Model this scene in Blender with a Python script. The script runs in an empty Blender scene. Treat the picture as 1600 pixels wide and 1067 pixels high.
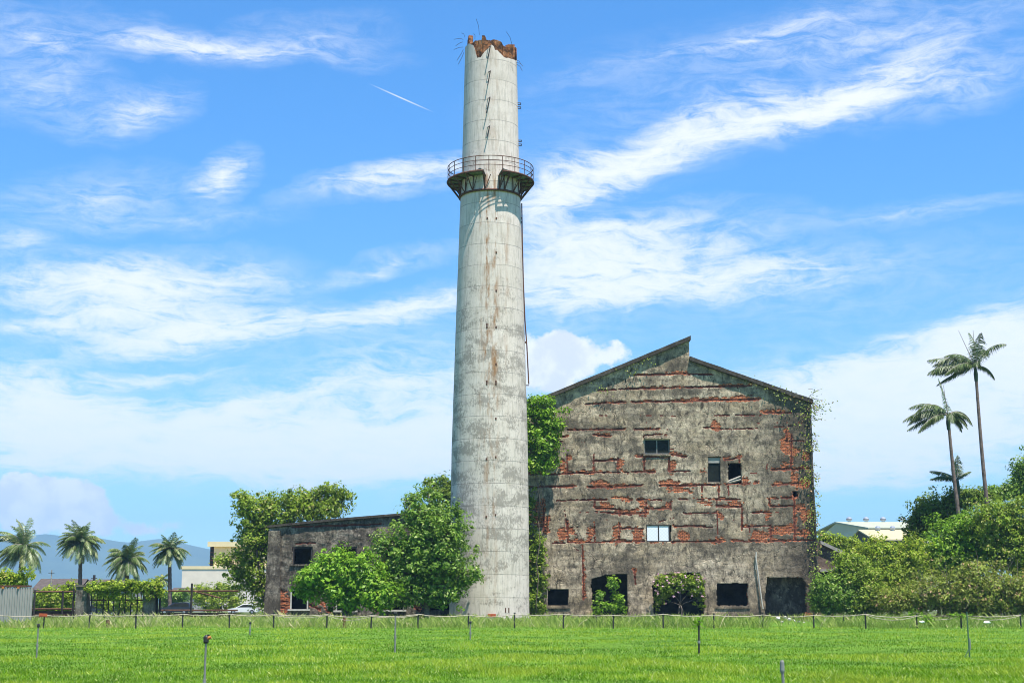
import bpy, math, random
import numpy as np
from mathutils import Vector

# ------------------------------------------------------------------ camera, light, exposure
SC = bpy.context.scene
COL = SC.collection
F = 2222.0                      # focal length in photograph pixels (1600 wide)
EYE = 1.5
PITCH = math.atan((943.0 - 533.5) / F)
CP, SP = math.cos(PITCH), math.sin(PITCH)
cam = bpy.data.cameras.new('camera'); cam_o = bpy.data.objects.new('camera', cam); COL.objects.link(cam_o)
cam.sensor_width = 36.0; cam.lens = 36.0 * F / 1600.0
cam.clip_start = 0.1; cam.clip_end = 60000
cam_o.location = (0, 0, EYE); cam_o.rotation_euler = (math.pi / 2 + PITCH, 0, 0)
SC.camera = cam_o

SUN_EL, SUN_AZ = math.radians(70), math.radians(148)      # azimuth clockwise from +Y
SDIR = Vector((math.sin(SUN_AZ) * math.cos(SUN_EL), math.cos(SUN_AZ) * math.cos(SUN_EL), math.sin(SUN_EL)))
sun = bpy.data.lights.new('sun', 'SUN'); sun.energy = 5.0; sun.angle = math.radians(0.5); sun.color = (1.0, 0.95, 0.86)
sun_o = bpy.data.objects.new('sun', sun); COL.objects.link(sun_o)
sun_o.rotation_euler = SDIR.to_track_quat('Z', 'Y').to_euler()
SC.view_settings.view_transform = 'Standard'; SC.view_settings.look = 'None'
SC.view_settings.exposure = 0.93; SC.view_settings.gamma = 1.0
SC.cycles.filter_width = 1.0; SC.cycles.max_bounces = 6; SC.cycles.diffuse_bounces = 3; SC.cycles.glossy_bounces = 2
SC.cycles.transmission_bounces = 3; SC.cycles.volume_bounces = 0; SC.cycles.transparent_max_bounces = 8

def P(px, py, Y):
    """photograph pixel -> world point on the plane y = Y"""
    a = (px - 800.0) / F; b = (533.5 - py) / F
    dx, dy, dz = a, CP - b * SP, SP + b * CP
    t = Y / dy
    return Vector((dx * t, Y, EYE + dz * t))
def ppm(px, py, Y):             # metres per photograph pixel there
    return (Y * CP + (P(px, py, Y).z - EYE) * SP) / F
def pix(x, y, z):               # world arrays -> photograph pixels
    zz = z - EYE; d = y * CP + zz * SP
    return 800 + F * x / d, 533.5 - F * (-y * SP + zz * CP) / d

# ------------------------------------------------------------------ world
W = bpy.data.worlds.new('World'); SC.world = W; W.use_nodes = True
def world():
    nt = W.node_tree; nt.nodes.clear(); N = nt.nodes; L = nt.links.new
    def math_(op, a, b=None, c=None, clamp=False):
        n = N.new('ShaderNodeMath'); n.operation = op; n.use_clamp = clamp
        for i, v in enumerate((a, b, c)):
            if v is None: continue
            if isinstance(v, (int, float)): n.inputs[i].default_value = v
            else: L(v, n.inputs[i])
        return n.outputs[0]
    out = N.new('ShaderNodeOutputWorld'); bg = N.new('ShaderNodeBackground')
    L(bg.outputs[0], out.inputs[0])
    sky = N.new('ShaderNodeTexSky'); sky.sky_type = 'NISHITA'; sky.sun_disc = False
    sky.sun_elevation = SUN_EL; sky.sun_rotation = SUN_AZ
    sky.altitude = 0; sky.air_density = 1.0; sky.dust_density = 0.1; sky.ozone_density = 2.0
    tc = N.new('ShaderNodeTexCoord'); sep = N.new('ShaderNodeSeparateXYZ'); L(tc.outputs['Generated'], sep.inputs[0])
    az = math_('ARCTAN2', sep.outputs[0], sep.outputs[1]); el = math_('ARCSINE', sep.outputs[2])
    co = N.new('ShaderNodeCombineXYZ'); L(az, co.inputs[0]); L(el, co.inputs[1])
    # wispy distortion of the direction coordinates
    def noise(vec, scale, detail, rough, dist=0.0):
        n = N.new('ShaderNodeTexNoise'); n.inputs['Scale'].default_value = scale; n.inputs['Detail'].default_value = detail
        n.inputs['Roughness'].default_value = rough; n.inputs['Distortion'].default_value = dist; L(vec, n.inputs['Vector']); return n
    def mapping(vec, loc=(0, 0, 0), rot=0.0, scale=(1, 1, 1), kind='POINT'):
        m = N.new('ShaderNodeMapping'); m.vector_type = kind; L(vec, m.inputs[0])
        m.inputs['Location'].default_value = loc; m.inputs['Rotation'].default_value = (0, 0, rot); m.inputs['Scale'].default_value = scale
        return m.outputs[0]
    def warp(vec, scale, amp, stretch):
        n = noise(mapping(vec, rot=-0.2, scale=stretch), scale, 4, 0.6)
        s = N.new('ShaderNodeVectorMath'); s.operation = 'SUBTRACT'; L(n.outputs['Color'], s.inputs[0]); s.inputs[1].default_value = (.5, .5, .5)
        m = N.new('ShaderNodeVectorMath'); m.operation = 'SCALE'; L(s.outputs[0], m.inputs[0]); m.inputs['Scale'].default_value = amp
        a = N.new('ShaderNodeVectorMath'); a.operation = 'ADD'; L(vec, a.inputs[0]); L(m.outputs[0], a.inputs[1]); return a.outputs[0]
    w1 = warp(co.outputs[0], 10, 0.040, (0.6, 1.3, 1))
    w2 = warp(w1, 38, 0.016, (0.7, 1.3, 1))
    def azel(px, py):
        a = (px - 800.0) / F; b = (533.5 - py) / F
        v = Vector((a, CP - b * SP, SP + b * CP)).normalized()
        return math.atan2(v.x, v.y), math.asin(v.z)
    cirrus = [(330,80,240,20,2,.52),(240,60,150,24,-8,.22),(215,175,85,30,18,.5),(55,55,90,30,-20,.35),(352,283,48,30,35,.8),(150,310,130,44,8,.42),(620,285,150,22,11,.8),(60,130,120,50,-8,.35),(480,55,120,30,5,.3),
      (200,440,230,42,6,1.0),(90,500,170,20,12,.6),(300,512,180,38,10,1.0),(610,485,200,27,12,.85),(600,410,130,15,10,.4),(40,615,130,50,-5,.9),
      (100,680,330,46,5,1.0),(60,650,150,30,8,.6),(330,650,170,14,14,.7),(430,718,420,44,2,1.35),(640,690,280,66,2,1.15),(250,585,110,11,5,.5),(30,375,60,22,10,.45),(600,600,330,22,4,.35),
      (310,345,130,16,5,.25),(640,560,200,60,3,.22),
      (985,252,215,36,23,.95),(1290,155,210,30,17,.95),(1480,125,160,34,8,.42),(865,290,80,45,35,.6),(1180,55,290,18,9,.32),(1420,45,250,30,3,.28),
      (1010,395,210,58,5,.72),(1050,440,280,28,4,.62),(960,355,160,26,8,.45),(890,440,120,80,0,.5),(1430,330,170,16,3,.32),(1300,440,280,60,2,.24),
      (1490,555,330,48,12,.95),(1400,630,330,80,3,.85),(1350,700,330,60,0,.85),(1570,570,230,80,10,.8),(1100,180,330,70,18,.12),(1290,745,170,26,0,.55),
      (1150,95,330,60,8,.12),(800,610,700,90,0,.22)]
    cumulus = [(95,775,50,34,0,1.2),(40,770,40,24,0,.9),(75,795,80,36,0,1.3),(15,785,60,34,0,1.1),(120,805,45,32,0,1.1),(225,822,80,16,0,.7),(520,838,40,10,0,.4),(885,556,62,42,0,1.25),(845,575,60,50,0,.9),(965,555,26,18,0,.8)]
    def field(lst, vec):
        acc = None
        for cx, cy, ln, wd, ang, s in lst:
            u, v = azel(cx, cy)
            k = 1.5 / F
            m = mapping(vec, loc=(u, v, 0), rot=math.radians(ang), scale=(ln * k, wd * k, 1.0), kind='TEXTURE')
            g = N.new('ShaderNodeTexGradient'); g.gradient_type = 'SPHERICAL'; L(m, g.inputs[0])
            acc = math_('MULTIPLY_ADD', math_('POWER', g.outputs['Fac'], 1.25), s, acc if acc is not None else 0.0)
        return acc
    d1 = field(cirrus, w2)
    nA = noise(mapping(w1, rot=-0.24, scale=(1.0, 5.5, 1)), 21, 9, 0.70, 0.9)
    nB = noise(mapping(w2, rot=-0.15, scale=(1.0, 2.2, 1)), 40, 8, 0.70, 0.6)
    nn = math_('ADD', math_('MULTIPLY', nA.outputs['Fac'], 0.6), math_('MULTIPLY', nB.outputs['Fac'], 0.4))
    # soft veil everywhere near the bands + sharper fibres inside them
    fib = N.new('ShaderNodeMapRange'); fib.interpolation_type = 'SMOOTHSTEP'
    fib.inputs['From Min'].default_value = 0.36; fib.inputs['From Max'].default_value = 0.66; L(nn, fib.inputs['Value'])
    veil = math_('MULTIPLY', math_('POWER', d1, 0.75), math_('MULTIPLY_ADD', fib.outputs[0], 1.0, 0.06))
    wv = math_('MULTIPLY', math_('SUBTRACT', nn, 0.5), math_('MULTIPLY_ADD', math_('MINIMUM', d1, 1.0), 3.4, 0.0))
    sharp = N.new('ShaderNodeMapRange'); sharp.interpolation_type = 'SMOOTHSTEP'
    sharp.inputs['From Min'].default_value = 0.18; sharp.inputs['From Max'].default_value = 1.10; L(math_('ADD', d1, wv), sharp.inputs['Value'])
    a1 = math_('ADD', math_('MULTIPLY', sharp.outputs[0], 1.75), veil)
    w3 = warp(co.outputs[0], 45, 0.020, (1, 1.2, 1))
    d2 = field(cumulus, w3)
    nC = noise(co.outputs[0], 75, 6, 0.6)
    a2r = N.new('ShaderNodeMapRange'); a2r.interpolation_type = 'SMOOTHSTEP'
    a2r.inputs['From Min'].default_value = 0.25; a2r.inputs['From Max'].default_value = 0.60
    L(math_('ADD', d2, math_('MULTIPLY', math_('SUBTRACT', nC.outputs['Fac'], .5), 0.8)), a2r.inputs['Value'])
    a2 = math_('MULTIPLY', a2r.outputs[0], math_('GREATER_THAN', d2, 0.02))
    # contrail
    u, v = azel(628, 154)
    m = mapping(co.outputs[0], loc=(u, v, 0), rot=math.radians(-21), scale=(60 / F, 1.5 / F, 1), kind='TEXTURE')
    g = N.new('ShaderNodeTexGradient'); g.gradient_type = 'SPHERICAL'; L(m, g.inputs[0])
    a3 = math_('MULTIPLY', g.outputs['Fac'], 0.8)
    e1 = math_('SUBTRACT', 1.0, math_('EXPONENT', math_('MULTIPLY', a1, -1.0)))
    tot = math_('MAXIMUM', math_('MAXIMUM', e1, math_('MULTIPLY', a2, 0.97)), a3, clamp=True)
    tot = math_('MULTIPLY', tot, 0.97, clamp=True)
    # deepen the clear blue a little
    tint = N.new('ShaderNodeMix'); tint.data_type = 'RGBA'; tint.blend_type = 'MULTIPLY'; tint.inputs['Factor'].default_value = 1.0
    L(sky.outputs[0], tint.inputs[6])
    er = N.new('ShaderNodeMapRange'); er.interpolation_type = 'SMOOTHSTEP'; er.inputs['From Min'].default_value = 0.0; er.inputs['From Max'].default_value = 0.38; L(el, er.inputs['Value'])
    tm = N.new('ShaderNodeMix'); tm.data_type = 'RGBA'; L(er.outputs[0], tm.inputs['Factor']); tm.inputs[6].default_value = (0.62, 0.97, 1.14, 1); tm.inputs[7].default_value = SKY_TINT
    ez = N.new('ShaderNodeMapRange'); ez.interpolation_type = 'SMOOTHSTEP'; ez.inputs['From Min'].default_value = 0.46; ez.inputs['From Max'].default_value = 0.85; L(el, ez.inputs['Value'])
    tz = N.new('ShaderNodeMix'); tz.data_type = 'RGBA'; L(ez.outputs[0], tz.inputs['Factor']); L(tm.outputs[2], tz.inputs[6]); tz.inputs[7].default_value = (0.34, 0.56, 0.80, 1)
    L(tz.outputs[2], tint.inputs[7])
    mx = N.new('ShaderNodeMix'); mx.data_type = 'RGBA'
    L(tot, mx.inputs['Factor']); L(tint.outputs[2], mx.inputs[6])
    shade = N.new('ShaderNodeMix'); shade.data_type = 'RGBA'
    shade.inputs[6].default_value = tuple(c * CLOUD for c in (0.84, 0.87, 0.91)) + (1,); shade.inputs[7].default_value = tuple(c * CLOUD * 1.05 for c in (1.0, 1.0, 1.0)) + (1,)
    cs_ = N.new('ShaderNodeMapRange'); cs_.interpolation_type = 'SMOOTHSTEP'; cs_.inputs['From Min'].default_value = 0.40; cs_.inputs['From Max'].default_value = 0.60
    L(noise(mapping(co.outputs[0], loc=(0, 0.004, 0)), 42, 4, 0.55).outputs['Fac'], cs_.inputs['Value'])
    L(math_('MAXIMUM', math_('SUBTRACT', 1.0, a2), cs_.outputs[0]), shade.inputs['Factor']); L(shade.outputs[2], mx.inputs[7])
    L(mx.outputs[2], bg.inputs['Color']); bg.inputs['Strength'].default_value = SKY_STR
    W.cycles.sampling_method = 'MANUAL'; W.cycles.sample_map_resolution = 512
SKY_STR = 0.086; CLOUD = 7.0; SKY_TINT = (0.40, 0.96, 1.42, 1)
world()

# ------------------------------------------------------------------ helpers
ORG = {}
def mesh_from(name, verts, faces, mats, parent=None, smooth=False, fmat=None, tint=None):
    """verts (n,3) world coordinates, faces (m,3|4) int array or list of tuples"""
    verts = np.asarray(verts, dtype=np.float64)
    org = ORG[parent.name] if parent else np.zeros(3)
    me = bpy.data.meshes.new(name)
    if isinstance(faces, np.ndarray):
        k = faces.shape[1]
        me.vertices.add(len(verts)); me.vertices.foreach_set('co', (verts - org).astype(np.float32).ravel())
        me.loops.add(faces.size); me.loops.foreach_set('vertex_index', faces.astype(np.int32).ravel())
        me.polygons.add(len(faces)); me.polygons.foreach_set('loop_start', np.arange(0, faces.size, k, dtype=np.int32))
        me.update(calc_edges=True)
    else:
        me.from_pydata([tuple(v) for v in (verts - org)], [], faces); me.update()
    for m in (mats if isinstance(mats, (list, tuple)) else [mats]): me.materials.append(m)
    if fmat is not None: me.polygons.foreach_set('material_index', np.asarray(fmat, dtype=np.int32))
    if smooth: me.polygons.foreach_set('use_smooth', np.ones(len(me.polygons), dtype=bool))
    if tint is not None:
        a = me.attributes.new('tint', 'FLOAT', 'FACE'); a.data.foreach_set('value', np.asarray(tint, dtype=np.float32))
    o = bpy.data.objects.new(name, me); COL.objects.link(o)
    if parent: o.parent = parent
    ORG[o.name] = org
    return o
def tag(o, label, cat=None, group=None, kind=None):
    if label: o['label'] = label
    if cat: o['category'] = cat
    if group: o['group'] = group
    if kind: o['kind'] = kind
    return o
def thing(name, label, cat, loc, group=None):
    o = bpy.data.objects.new(name, None); COL.objects.link(o); o.location = loc; o.empty_display_size = 0.3
    ORG[o.name] = np.array(loc, dtype=float)
    return tag(o, label, cat, group)
def copy_tree(o, parent=None):
    c = o.copy(); COL.objects.link(c)
    if parent: c.parent = parent
    for ch in list(o.children): copy_tree(ch, c)
    return c

class MB:
    def __init__(s): s.v = []; s.f = []
    def add(s, vs, fs):
        b = len(s.v); s.v += [tuple(v) for v in vs]; s.f += [tuple(i + b for i in f) for f in fs]; return s
    def box(s, a, b):
        (x0, y0, z0), (x1, y1, z1) = a, b
        return s.add([(x0,y0,z0),(x1,y0,z0),(x1,y1,z0),(x0,y1,z0),(x0,y0,z1),(x1,y0,z1),(x1,y1,z1),(x0,y1,z1)],
                     [(3,2,1,0),(4,5,6,7),(0,1,5,4),(1,2,6,5),(2,3,7,6),(3,0,4,7)])
    def tube(s, pts, rad, n=6, cap=True):
        pts = [Vector(p) for p in pts]
        if not isinstance(rad, (list, tuple)): rad = [rad] * len(pts)
        vs = []; fs = []
        for i, p in enumerate(pts):
            t = (pts[min(i + 1, len(pts) - 1)] - pts[max(i - 1, 0)]).normalized()
            u = t.cross(Vector((0, 0, 1)))
            if u.length < 1e-3: u = Vector((1, 0, 0))
            u.normalize(); w = t.cross(u)
            for k in range(n):
                a = 2 * math.pi * k / n
                vs.append(p + (u * math.cos(a) + w * math.sin(a)) * rad[i])
        for i in range(len(pts) - 1):
            for k in range(n):
                k2 = (k + 1) % n
                fs.append((i*n+k, i*n+k2, (i+1)*n+k2, (i+1)*n+k))
        if cap: fs.append(tuple(range(n))[::-1]); fs.append(tuple((len(pts)-1)*n + k for k in range(n)))
        return s.add(vs, fs)
    def bar(s, p0, p1, w, h=None):        # square bar
        return s.tube([p0, p1], w * 0.707, 4)
    def prism_y(s, poly, y0, y1):          # polygon of (x,z), extruded in y
        n = len(poly)
        vs = [(x, y0, z) for x, z in poly] + [(x, y1, z) for x, z in poly]
        fs = [tuple(range(n)), tuple(range(2*n-1, n-1, -1))] + [(i, i+n, (i+1) % n + n, (i+1) % n) for i in range(n)]
        return s.add(vs, fs)
    def prism_x(s, poly, x0, x1):
        n = len(poly)
        vs = [(x0, y, z) for y, z in poly] + [(x1, y, z) for y, z in poly]
        fs = [tuple(range(n)), tuple(range(2*n-1, n-1, -1))] + [(i, i+n, (i+1) % n + n, (i+1) % n) for i in range(n)]
        return s.add(vs, fs)
    def lathe(s, c, prof, n=24, a0=0.0, a1=2*math.pi):
        full = abs(a1 - a0 - 2*math.pi) < 1e-6
        m = n if full else n + 1
        vs = []; fs = []
        for r, z in prof:
            for k in range(m):
                a = a0 + (a1 - a0) * k / n
                vs.append((c[0] + r*math.sin(a), c[1] - r*math.cos(a), c[2] + z))
        for i in range(len(prof) - 1):
            for k in range(n):
                k2 = (k + 1) % m
                fs.append((i*m+k, i*m+k2, (i+1)*m+k2, (i+1)*m+k))
        return s.add(vs, fs)
    def build(s, name, mat, parent=None, smooth=False):
        return mesh_from(name, s.v, s.f, mat, parent, smooth)

# numpy value-noise
def vnoise(x, y, seed=0):
    xi = np.floor(x).astype(np.int64); yi = np.floor(y).astype(np.int64)
    fx = x - xi; fy = y - yi; fx = fx*fx*(3-2*fx); fy = fy*fy*(3-2*fy)
    def h(a, b):
        n = (a * 374761393 + b * 668265263 + seed * 974634301) & 0xFFFFFFFF
        n = ((n ^ (n >> 13)) * 1274126177) & 0xFFFFFFFF
        return ((n ^ (n >> 16)) & 0xFFFF) / 65535.0
    return (h(xi,yi)*(1-fx)+h(xi+1,yi)*fx)*(1-fy) + (h(xi,yi+1)*(1-fx)+h(xi+1,yi+1)*fx)*fy
def fbm(x, y, seed=0, o=4):
    r = 0; a = 0.5; t = 0
    for i in range(o): r = r + a*vnoise(x*2**i, y*2**i, seed+i); t += a; a *= 0.55
    return r / t

# ------------------------------------------------------------------ materials
class NT:
    def __init__(s, name):
        s.m = bpy.data.materials.new(name); s.m.use_nodes = True; s.t = s.m.node_tree; s.t.nodes.clear()
        s.out = s.n('ShaderNodeOutputMaterial')
    def n(s, k, **kw):
        x = s.t.nodes.new(k)
        for a, v in kw.items(): setattr(x, a, v)
        return x
    def l(s, a, b): s.t.links.new(a, b)
    def coords(s, scale=(1, 1, 1), kind='Object', rot=(0, 0, 0)):
        tc = s.n('ShaderNodeTexCoord'); m = s.n('ShaderNodeMapping'); s.l(tc.outputs[kind], m.inputs[0])
        m.inputs['Scale'].default_value = scale; m.inputs['Rotation'].default_value = rot; return m.outputs[0]
    def noise(s, vec, scale, detail=4, rough=0.6, dist=0.0):
        x = s.n('ShaderNodeTexNoise'); x.inputs['Scale'].default_value = scale; x.inputs['Detail'].default_value = detail
        x.inputs['Roughness'].default_value = rough; x.inputs['Distortion'].default_value = dist; s.l(vec, x.inputs['Vector']); return x.outputs['Fac']
    def ramp(s, fac, stops):
        r = s.n('ShaderNodeValToRGB'); s.l(fac, r.inputs[0]); e = r.color_ramp.elements
        while len(e) < len(stops): e.new(0.5)
        for i, (p, c) in enumerate(stops):
            e[i].position = p; e[i].color = (c, c, c, 1) if isinstance(c, (int, float)) else tuple(c) + (1,)
        return r.outputs[0]
    def mix(s, f, a, b, blend='MIX'):
        x = s.n('ShaderNodeMix', data_type='RGBA', blend_type=blend)
        for v, i in ((f, 'Factor'), (a, 6), (b, 7)):
            if isinstance(v, (int, float)): x.inputs[i].default_value = v
            elif isinstance(v, tuple): x.inputs[i].default_value = v + (1,)
            else: s.l(v, x.inputs[i])
        return x.outputs[2]
    def math(s, op, a, b=None, clamp=False):
        x = s.n('ShaderNodeMath', operation=op, use_clamp=clamp)
        for i, v in enumerate((a, b)):
            if v is None: continue
            if isinstance(v, (int, float)): x.inputs[i].default_value = v
            else: s.l(v, x.inputs[i])
        return x.outputs[0]
    def surf(s, col, rough=0.85, spec=0.25, metal=0.0, bump=None, bstr=0.4, bdist=0.05, emit=None):
        b = s.n('ShaderNodeBsdfPrincipled')
        if isinstance(col, tuple): b.inputs['Base Color'].default_value = col + (1,)
        else: s.l(col, b.inputs['Base Color'])
        b.inputs['Roughness'].default_value = rough; b.inputs['Specular IOR Level'].default_value = spec; b.inputs['Metallic'].default_value = metal
        if bump is not None:
            bn = s.n('ShaderNodeBump'); bn.inputs['Strength'].default_value = bstr; bn.inputs['Distance'].default_value = bdist
            s.l(bump, bn.inputs['Height']); s.l(bn.outputs[0], b.inputs['Normal'])
        s.l(b.outputs[0], s.out.inputs[0]); return s.m

def simple(name, c, rough=0.7, var=0.25, scale=3.0, metal=0.0, spec=0.3):
    t = NT(name); v = t.coords()
    n = t.noise(v, scale, 5)
    lo = tuple(x*(1-var) for x in c); hi = tuple(min(1, x*(1+var)) for x in c)
    return t.surf(t.ramp(n, [(0.3, lo), (0.7, hi)]), rough, spec, metal, bump=n, bstr=0.15, bdist=0.02)

def mat_plaster(name, base=(0.56, 0.455, 0.335), dark=(0.036, 0.030, 0.024), amt=0.03, cracks=0.5, moss=False):
    t = NT(name); v = t.coords()
    big = t.noise(v, 0.33, 6, 0.65, 0.4)
    mid = t.noise(v, 1.1, 8, 0.72, 0.5)
    fine = t.noise(v, 5.0, 7, 0.78)
    band = t.noise(t.coords((0.09, 0.09, 1.15)), 1.0, 6, 0.62, 0.4)
    drip = t.noise(t.coords((2.0, 2.0, 0.85)), 1.0, 8, 0.78, 0.6)
    drip2 = t.noise(t.coords((5.0, 5.0, 2.2)), 1.0, 6, 0.78)
    c = t.ramp(mid, [(0.30, tuple(x*0.55 for x in base)), (0.5, base), (0.72, tuple(min(1, x*1.45) for x in base))])
    c = t.mix(t.ramp(band, [(0.44, 0.0), (0.58, 0.75)]), c, (base[0]*0.45, base[1]*0.45, base[2]*0.45))
    c = t.mix(t.ramp(big, [(0.40, 0.0), (0.64, 0.5)]), c, (base[0]*0.85, base[1]*0.78, base[2]*0.62))
    f = t.math('MULTIPLY', t.ramp(drip, [(0.50-amt, 0.0), (0.64-amt, 1.0)]), t.ramp(t.noise(v, 0.8, 5, 0.7), [(0.36, 0.15), (0.54, 1.0)]))
    c = t.mix(t.math('MULTIPLY', f, 0.9), c, dark)
    c = t.mix(t.math('MULTIPLY', t.ramp(t.noise(t.coords((0.9, 0.9, 0.55)), 1.0, 7, 0.75, 0.6), [(0.52-amt, 0.0), (0.66-amt, 1.0)]), 0.7), c, tuple(x*1.8 for x in dark))
    c = t.mix(t.ramp(drip2, [(0.54-amt*0.6, 0.0), (0.72-amt*0.6, 0.8)]), c, dark)
    c = t.mix(t.ramp(fine, [(0.55, 0.0), (0.68, 0.6)]), c, tuple(x*1.3 for x in dark))
    c = t.mix(t.ramp(t.noise(v, 2.4, 6, 0.75), [(0.58, 0.0), (0.67, 0.75)]), c, tuple(min(1, x*1.55) for x in base))
    wide = t.noise(t.coords((0.22, 0.22, 0.34)), 1.0, 6, 0.68, 0.7)
    c = t.mix(t.ramp(wide, [(0.47, 0.0), (0.60, 0.72)]), c, tuple(x*2.0 for x in dark))
    if moss:                                   # black lichen has spread in from the right-hand corner
        tc = t.n('ShaderNodeTexCoord'); sp = t.n('ShaderNodeSeparateXYZ'); t.l(tc.outputs['Object'], sp.inputs[0])
        e = t.math('ADD', t.math('MULTIPLY', sp.outputs[0], 1/16.0), t.math('MULTIPLY', t.math('SUBTRACT', mid, 0.5), 0.9))
        c = t.mix(t.ramp(e, [(0.52, 0.0), (0.92, 0.8)]), c, tuple(x*1.4 for x in dark))
    vo = t.n('ShaderNodeTexVoronoi', feature='DISTANCE_TO_EDGE'); vo.inputs['Scale'].default_value = 0.55
    dm = t.n('ShaderNodeVectorMath', operation='ADD'); nz = t.n('ShaderNodeTexNoise'); nz.inputs['Scale'].default_value = 0.9; nz.inputs['Detail'].default_value = 5
    t.l(v, nz.inputs['Vector']); t.l(v, dm.inputs[0]); t.l(nz.outputs['Color'], dm.inputs[1]); t.l(dm.outputs[0], vo.inputs['Vector'])
    ck = t.math('MULTIPLY', t.ramp(vo.outputs['Distance'], [(0.0, 1.0), (0.022, 0.0)]), t.ramp(t.noise(v, 0.5, 3), [(0.50, 0.0), (0.60, cracks)]))
    c = t.mix(ck, c, dark)
    h = t.math('ADD', mid, t.math('MULTIPLY', fine, 0.7))
    return t.surf(c, 0.95, 0.1, bump=t.math('SUBTRACT', h, ck), bstr=0.8, bdist=0.10)

def mat_brick(name):
    t = NT(name)
    tc = t.n('ShaderNodeTexCoord'); sp = t.n('ShaderNodeSeparateXYZ'); t.l(tc.outputs['Object'], sp.inputs[0])
    cb = t.n('ShaderNodeCombineXYZ'); t.l(t.math('ADD', sp.outputs[0], sp.outputs[1]), cb.inputs[0]); t.l(sp.outputs[2], cb.inputs[1])
    b = t.n('ShaderNodeTexBrick'); t.l(cb.outputs[0], b.inputs['Vector']); b.inputs['Scale'].default_value = 1.0
    b.inputs['Brick Width'].default_value = 0.42; b.inputs['Row Height'].default_value = 0.15; b.inputs['Mortar Size'].default_value = 0.03; b.inputs['Bias'].default_value = -0.1
    b.inputs['Color1'].default_value = (0.62, 0.20, 0.085, 1); b.inputs['Color2'].default_value = (0.36, 0.10, 0.045, 1); b.inputs['Mortar'].default_value = (0.09, 0.045, 0.032, 1)
    v = t.coords(); n = t.noise(v, 1.6, 6, 0.7); n2 = t.noise(v, 8, 5, 0.7)
    c = t.mix(t.ramp(n, [(0.45, 0.0), (0.68, 0.8)]), b.outputs['Color'], (0.15, 0.042, 0.022))
    c = t.mix(t.ramp(n2, [(0.52, 0.0), (0.68, 0.7)]), c, (0.50, 0.30, 0.20))
    return t.surf(c, 0.95, 0.1, bump=t.math('ADD', n2, t.math('MULTIPLY', b.outputs['Fac'], -0.6)), bstr=0.7, bdist=0.06)

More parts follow.
